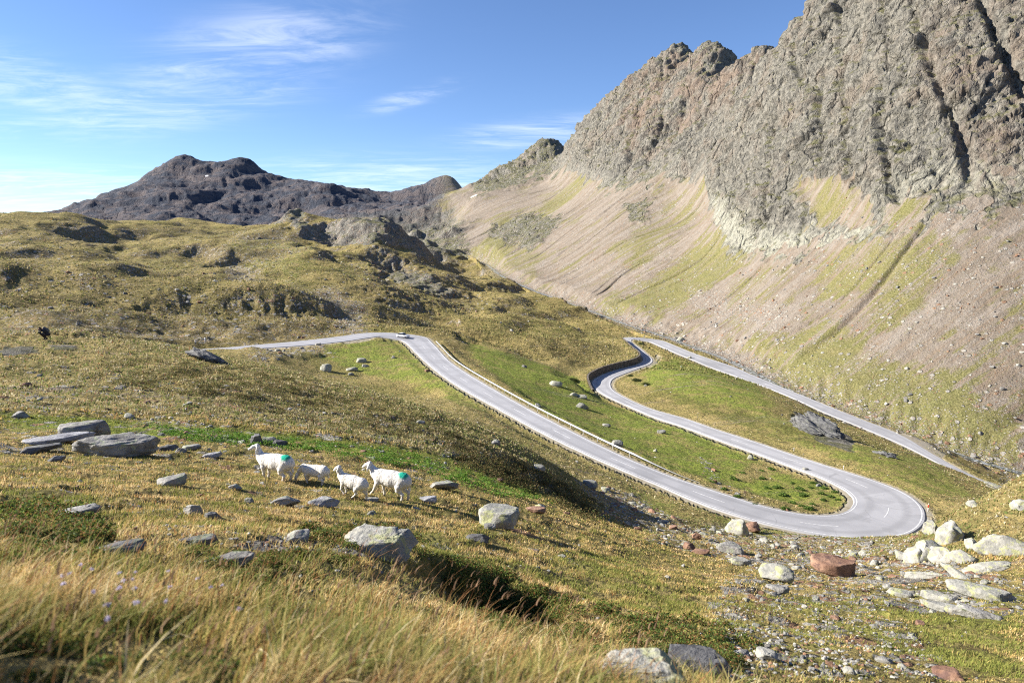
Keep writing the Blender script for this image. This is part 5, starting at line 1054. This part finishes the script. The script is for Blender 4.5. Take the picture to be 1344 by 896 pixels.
def boxp(name, c, s, mat, parent, bev=.01):
    bm = bmesh.new(); bmesh.ops.create_cube(bm, size=1); bmesh.ops.scale(bm, verts=bm.verts, vec=s); bmesh.ops.bevel(bm, geom=bm.edges[:], offset=bev, segments=2, affect='EDGES'); return bm_obj(name, bm, mat, parent, True, c)
for s_ in (-1, 1):
    boxp('headlight', (-1.93, s_*.62, .70), (.20, .30, .14), MLAMP, ct, .03); boxp('tail_light', (1.97, s_*.66, .82), (.14, .20, .20), MRED, ct, .03); boxp('mirror', (-.62, s_*.97, 1.02), (.10, .20, .13), MCAR, ct, .03)
    for x_ in (-1.30, 1.28):
        bm = bmesh.new(); bmesh.ops.create_cone(bm, segments=28, radius1=.32, radius2=.32, depth=.20, cap_ends=True); bmesh.ops.rotate(bm, verts=bm.verts, matrix=Matrix.Rotation(math.pi/2, 3, 'X')); ty = bm_obj('wheel', bm, MTYRE, ct, False, (x_, s_*.80, .32))
        bm = bmesh.new(); bmesh.ops.create_cone(bm, segments=20, radius1=.20, radius2=.17, depth=.03, cap_ends=True); bmesh.ops.rotate(bm, verts=bm.verts, matrix=Matrix.Rotation(-s_*math.pi/2, 3, 'X')); bm_obj('rim', bm, MRIM, ty, False, (0, s_*.105, 0))
boxp('bumper', (-2.04, 0, .40), (.12, 1.36, .18), MCAR, ct, .04)
print('objects %.1fs' % (time.time()-T0))
# ------------------------------------------------------------------ camera, sun, sky
cam = bpy.data.cameras.new('camera'); co_ = bpy.data.objects.new('camera', cam); COL.objects.link(co_); cam.sensor_width = 36; cam.lens = 24; cam.clip_end = 20000; cam.clip_start = .05
co_.location = (0, 0, 0); co_.rotation_euler = (math.pi/2-PIT, 0, 0); S.camera = co_
cam.dof.use_dof = True; cam.dof.focus_distance = 40; cam.dof.aperture_fstop = 3.4
EL = math.radians(28); SUNAZ = math.radians(-85)          # bearing of the sun from the view direction (+Y)
sd = Vector((math.sin(SUNAZ)*math.cos(EL), math.cos(SUNAZ)*math.cos(EL), math.sin(EL)))
sl = bpy.data.lights.new('sun', 'SUN'); sl.energy = 5; sl.angle = math.radians(.5); sl.color = (1, .93, .82); so = bpy.data.objects.new('sun', sl); COL.objects.link(so); so.rotation_euler = (-sd).to_track_quat('-Z', 'Y').to_euler(); so.location = (-50, 0, 60)
w = bpy.data.worlds.new('World'); S.world = w; w.use_nodes = True; nt = w.node_tree; nt.nodes.clear(); N = nt.nodes.new; L = nt.links.new
sky = N('ShaderNodeTexSky'); sky.sky_type = 'NISHITA'; sky.sun_disc = False; sky.sun_elevation = EL; sky.sun_rotation = SUNAZ; sky.altitude = 2200; sky.air_density = 1.0; sky.dust_density = .2; sky.ozone_density = 3.0
tc = N('ShaderNodeTexCoord')
def wm(op, a, b=0., c=0.):
    q = N('ShaderNodeMath'); q.operation = op
    for i, v in enumerate((a, b, c)):
        if isinstance(v, (int, float)): q.inputs[i].default_value = v
        else: L(v, q.inputs[i])
    return q.outputs[0]
def wrng(v, a, b, c=0., d=1.):
    q = N('ShaderNodeMapRange'); q.interpolation_type = 'SMOOTHSTEP'; L(v, q.inputs[0])
    for i, x in enumerate((a, b, c, d)): q.inputs[i+1].default_value = x
    return q.outputs[0]
# thin cirrus on a high flat layer: direction divided by its height
sp = N('ShaderNodeSeparateXYZ'); L(tc.outputs['Generated'], sp.inputs[0]); zc = wm('MAXIMUM', wm('ADD', sp.outputs[2], .06), .02)
cu = wm('DIVIDE', sp.outputs[0], zc); cv = wm('DIVIDE', sp.outputs[1], zc); cc = N('ShaderNodeCombineXYZ'); L(cu, cc.inputs[0]); L(cv, cc.inputs[1])
def wn(scale, rot, sc, det=7, rough=.6, dist=1.2, loc=(0, 0, 0)):
    mp = N('ShaderNodeMapping'); L(cc.outputs[0], mp.inputs[0]); mp.inputs['Scale'].default_value = scale; mp.inputs['Rotation'].default_value = (0, 0, rot); mp.inputs['Location'].default_value = loc
    q = N('ShaderNodeTexNoise'); L(mp.outputs[0], q.inputs['Vector']); q.inputs['Scale'].default_value = sc; q.inputs['Detail'].default_value = det; q.inputs['Roughness'].default_value = rough; q.inputs['Distortion'].default_value = dist; return q.outputs['Fac']
streak = wn((.5, 1.2, 1), 1.35, .8, 7, .6, 2.0); fine = wn((.7, 1.6, 1), 1.3, 2.0, 10, .66, 1.6); patch = wn((1, 1, 1), 0, .32, 3, .5, .3, (2.1, 0.4, 0))
def blob(px, py, wx, wy, rot=0.):
    """soft patch of sky round a direction, in bearing/height"""
    a, s = azs(px, py); az_ = wm('ARCTAN2', sp.outputs[0], sp.outputs[1]); du = wm('SUBTRACT', az_, a); dv = wm('SUBTRACT', sp.outputs[2], math.sin(math.atan(s)))
    u = wm('ADD', wm('MULTIPLY', du, math.cos(rot)), wm('MULTIPLY', dv, math.sin(rot))); v = wm('SUBTRACT', wm('MULTIPLY', dv, math.cos(rot)), wm('MULTIPLY', du, math.sin(rot)))
    e = wm('ADD', wm('POWER', wm('DIVIDE', u, wx), 2.), wm('POWER', wm('DIVIDE', v, wy), 2.)); return wm('POWER', 2.718, wm('MULTIPLY', e, -1.))
mk = None
for b in (blob(330, 75, .17, .05, .32), blob(200, 140, .20, .03, .2), blob(540, 128, .07, .012, .28), blob(520, 238, .22, .035, .02), blob(60, 120, .12, .035, -.25), blob(60, 250, .3, .03, 0), blob(700, 175, .12, .02, .1)):
    mk = b if mk is None else wm('MAXIMUM', mk, b)
m1 = wm('MULTIPLY', wm('MULTIPLY', wrng(wm('ADD', wm('MULTIPLY', streak, .5), wm('MULTIPLY', fine, .5)), .40, .68), wrng(mk, .05, .9)), .36)
m1 = wm('ADD', m1, wm('MULTIPLY', wrng(patch, .5, .8), wm('MULTIPLY', wrng(fine, .5, .75), .12)))
m1 = wm('MULTIPLY', m1, wrng(sp.outputs[2], 0., .05))
mixc = N('ShaderNodeMix'); mixc.data_type = 'RGBA'; L(m1, mixc.inputs[0]); tn = N('ShaderNodeMix'); tn.data_type = 'RGBA'; tn.blend_type = 'MULTIPLY'; tn.inputs[0].default_value = 1; L(sky.outputs[0], tn.inputs[6]); tn.inputs[7].default_value = (.93, 1.0, 1.15, 1); L(tn.outputs[2], mixc.inputs[6]); mixc.inputs[7].default_value = (9, 9.3, 9.8, 1)
bg = N('ShaderNodeBackground'); bg.inputs[1].default_value = .065; L(mixc.outputs[2], bg.inputs[0]); ow = N('ShaderNodeOutputWorld'); L(bg.outputs[0], ow.inputs[0])
vs = S.view_settings; vs.view_transform = 'Standard'; vs.look = 'None'; vs.gamma = 1; vs.use_curve_mapping = False; vs.exposure = 1.36
S.cycles.use_denoising = False; S.cycles.pixel_filter_type = 'BLACKMAN_HARRIS'; S.cycles.filter_width = 1.15
S.cycles.max_bounces = 5; S.cycles.diffuse_bounces = 3; S.cycles.volume_bounces = 0; S.cycles.transparent_max_bounces = 4
print('scene built %.1fs' % (time.time()-T0))
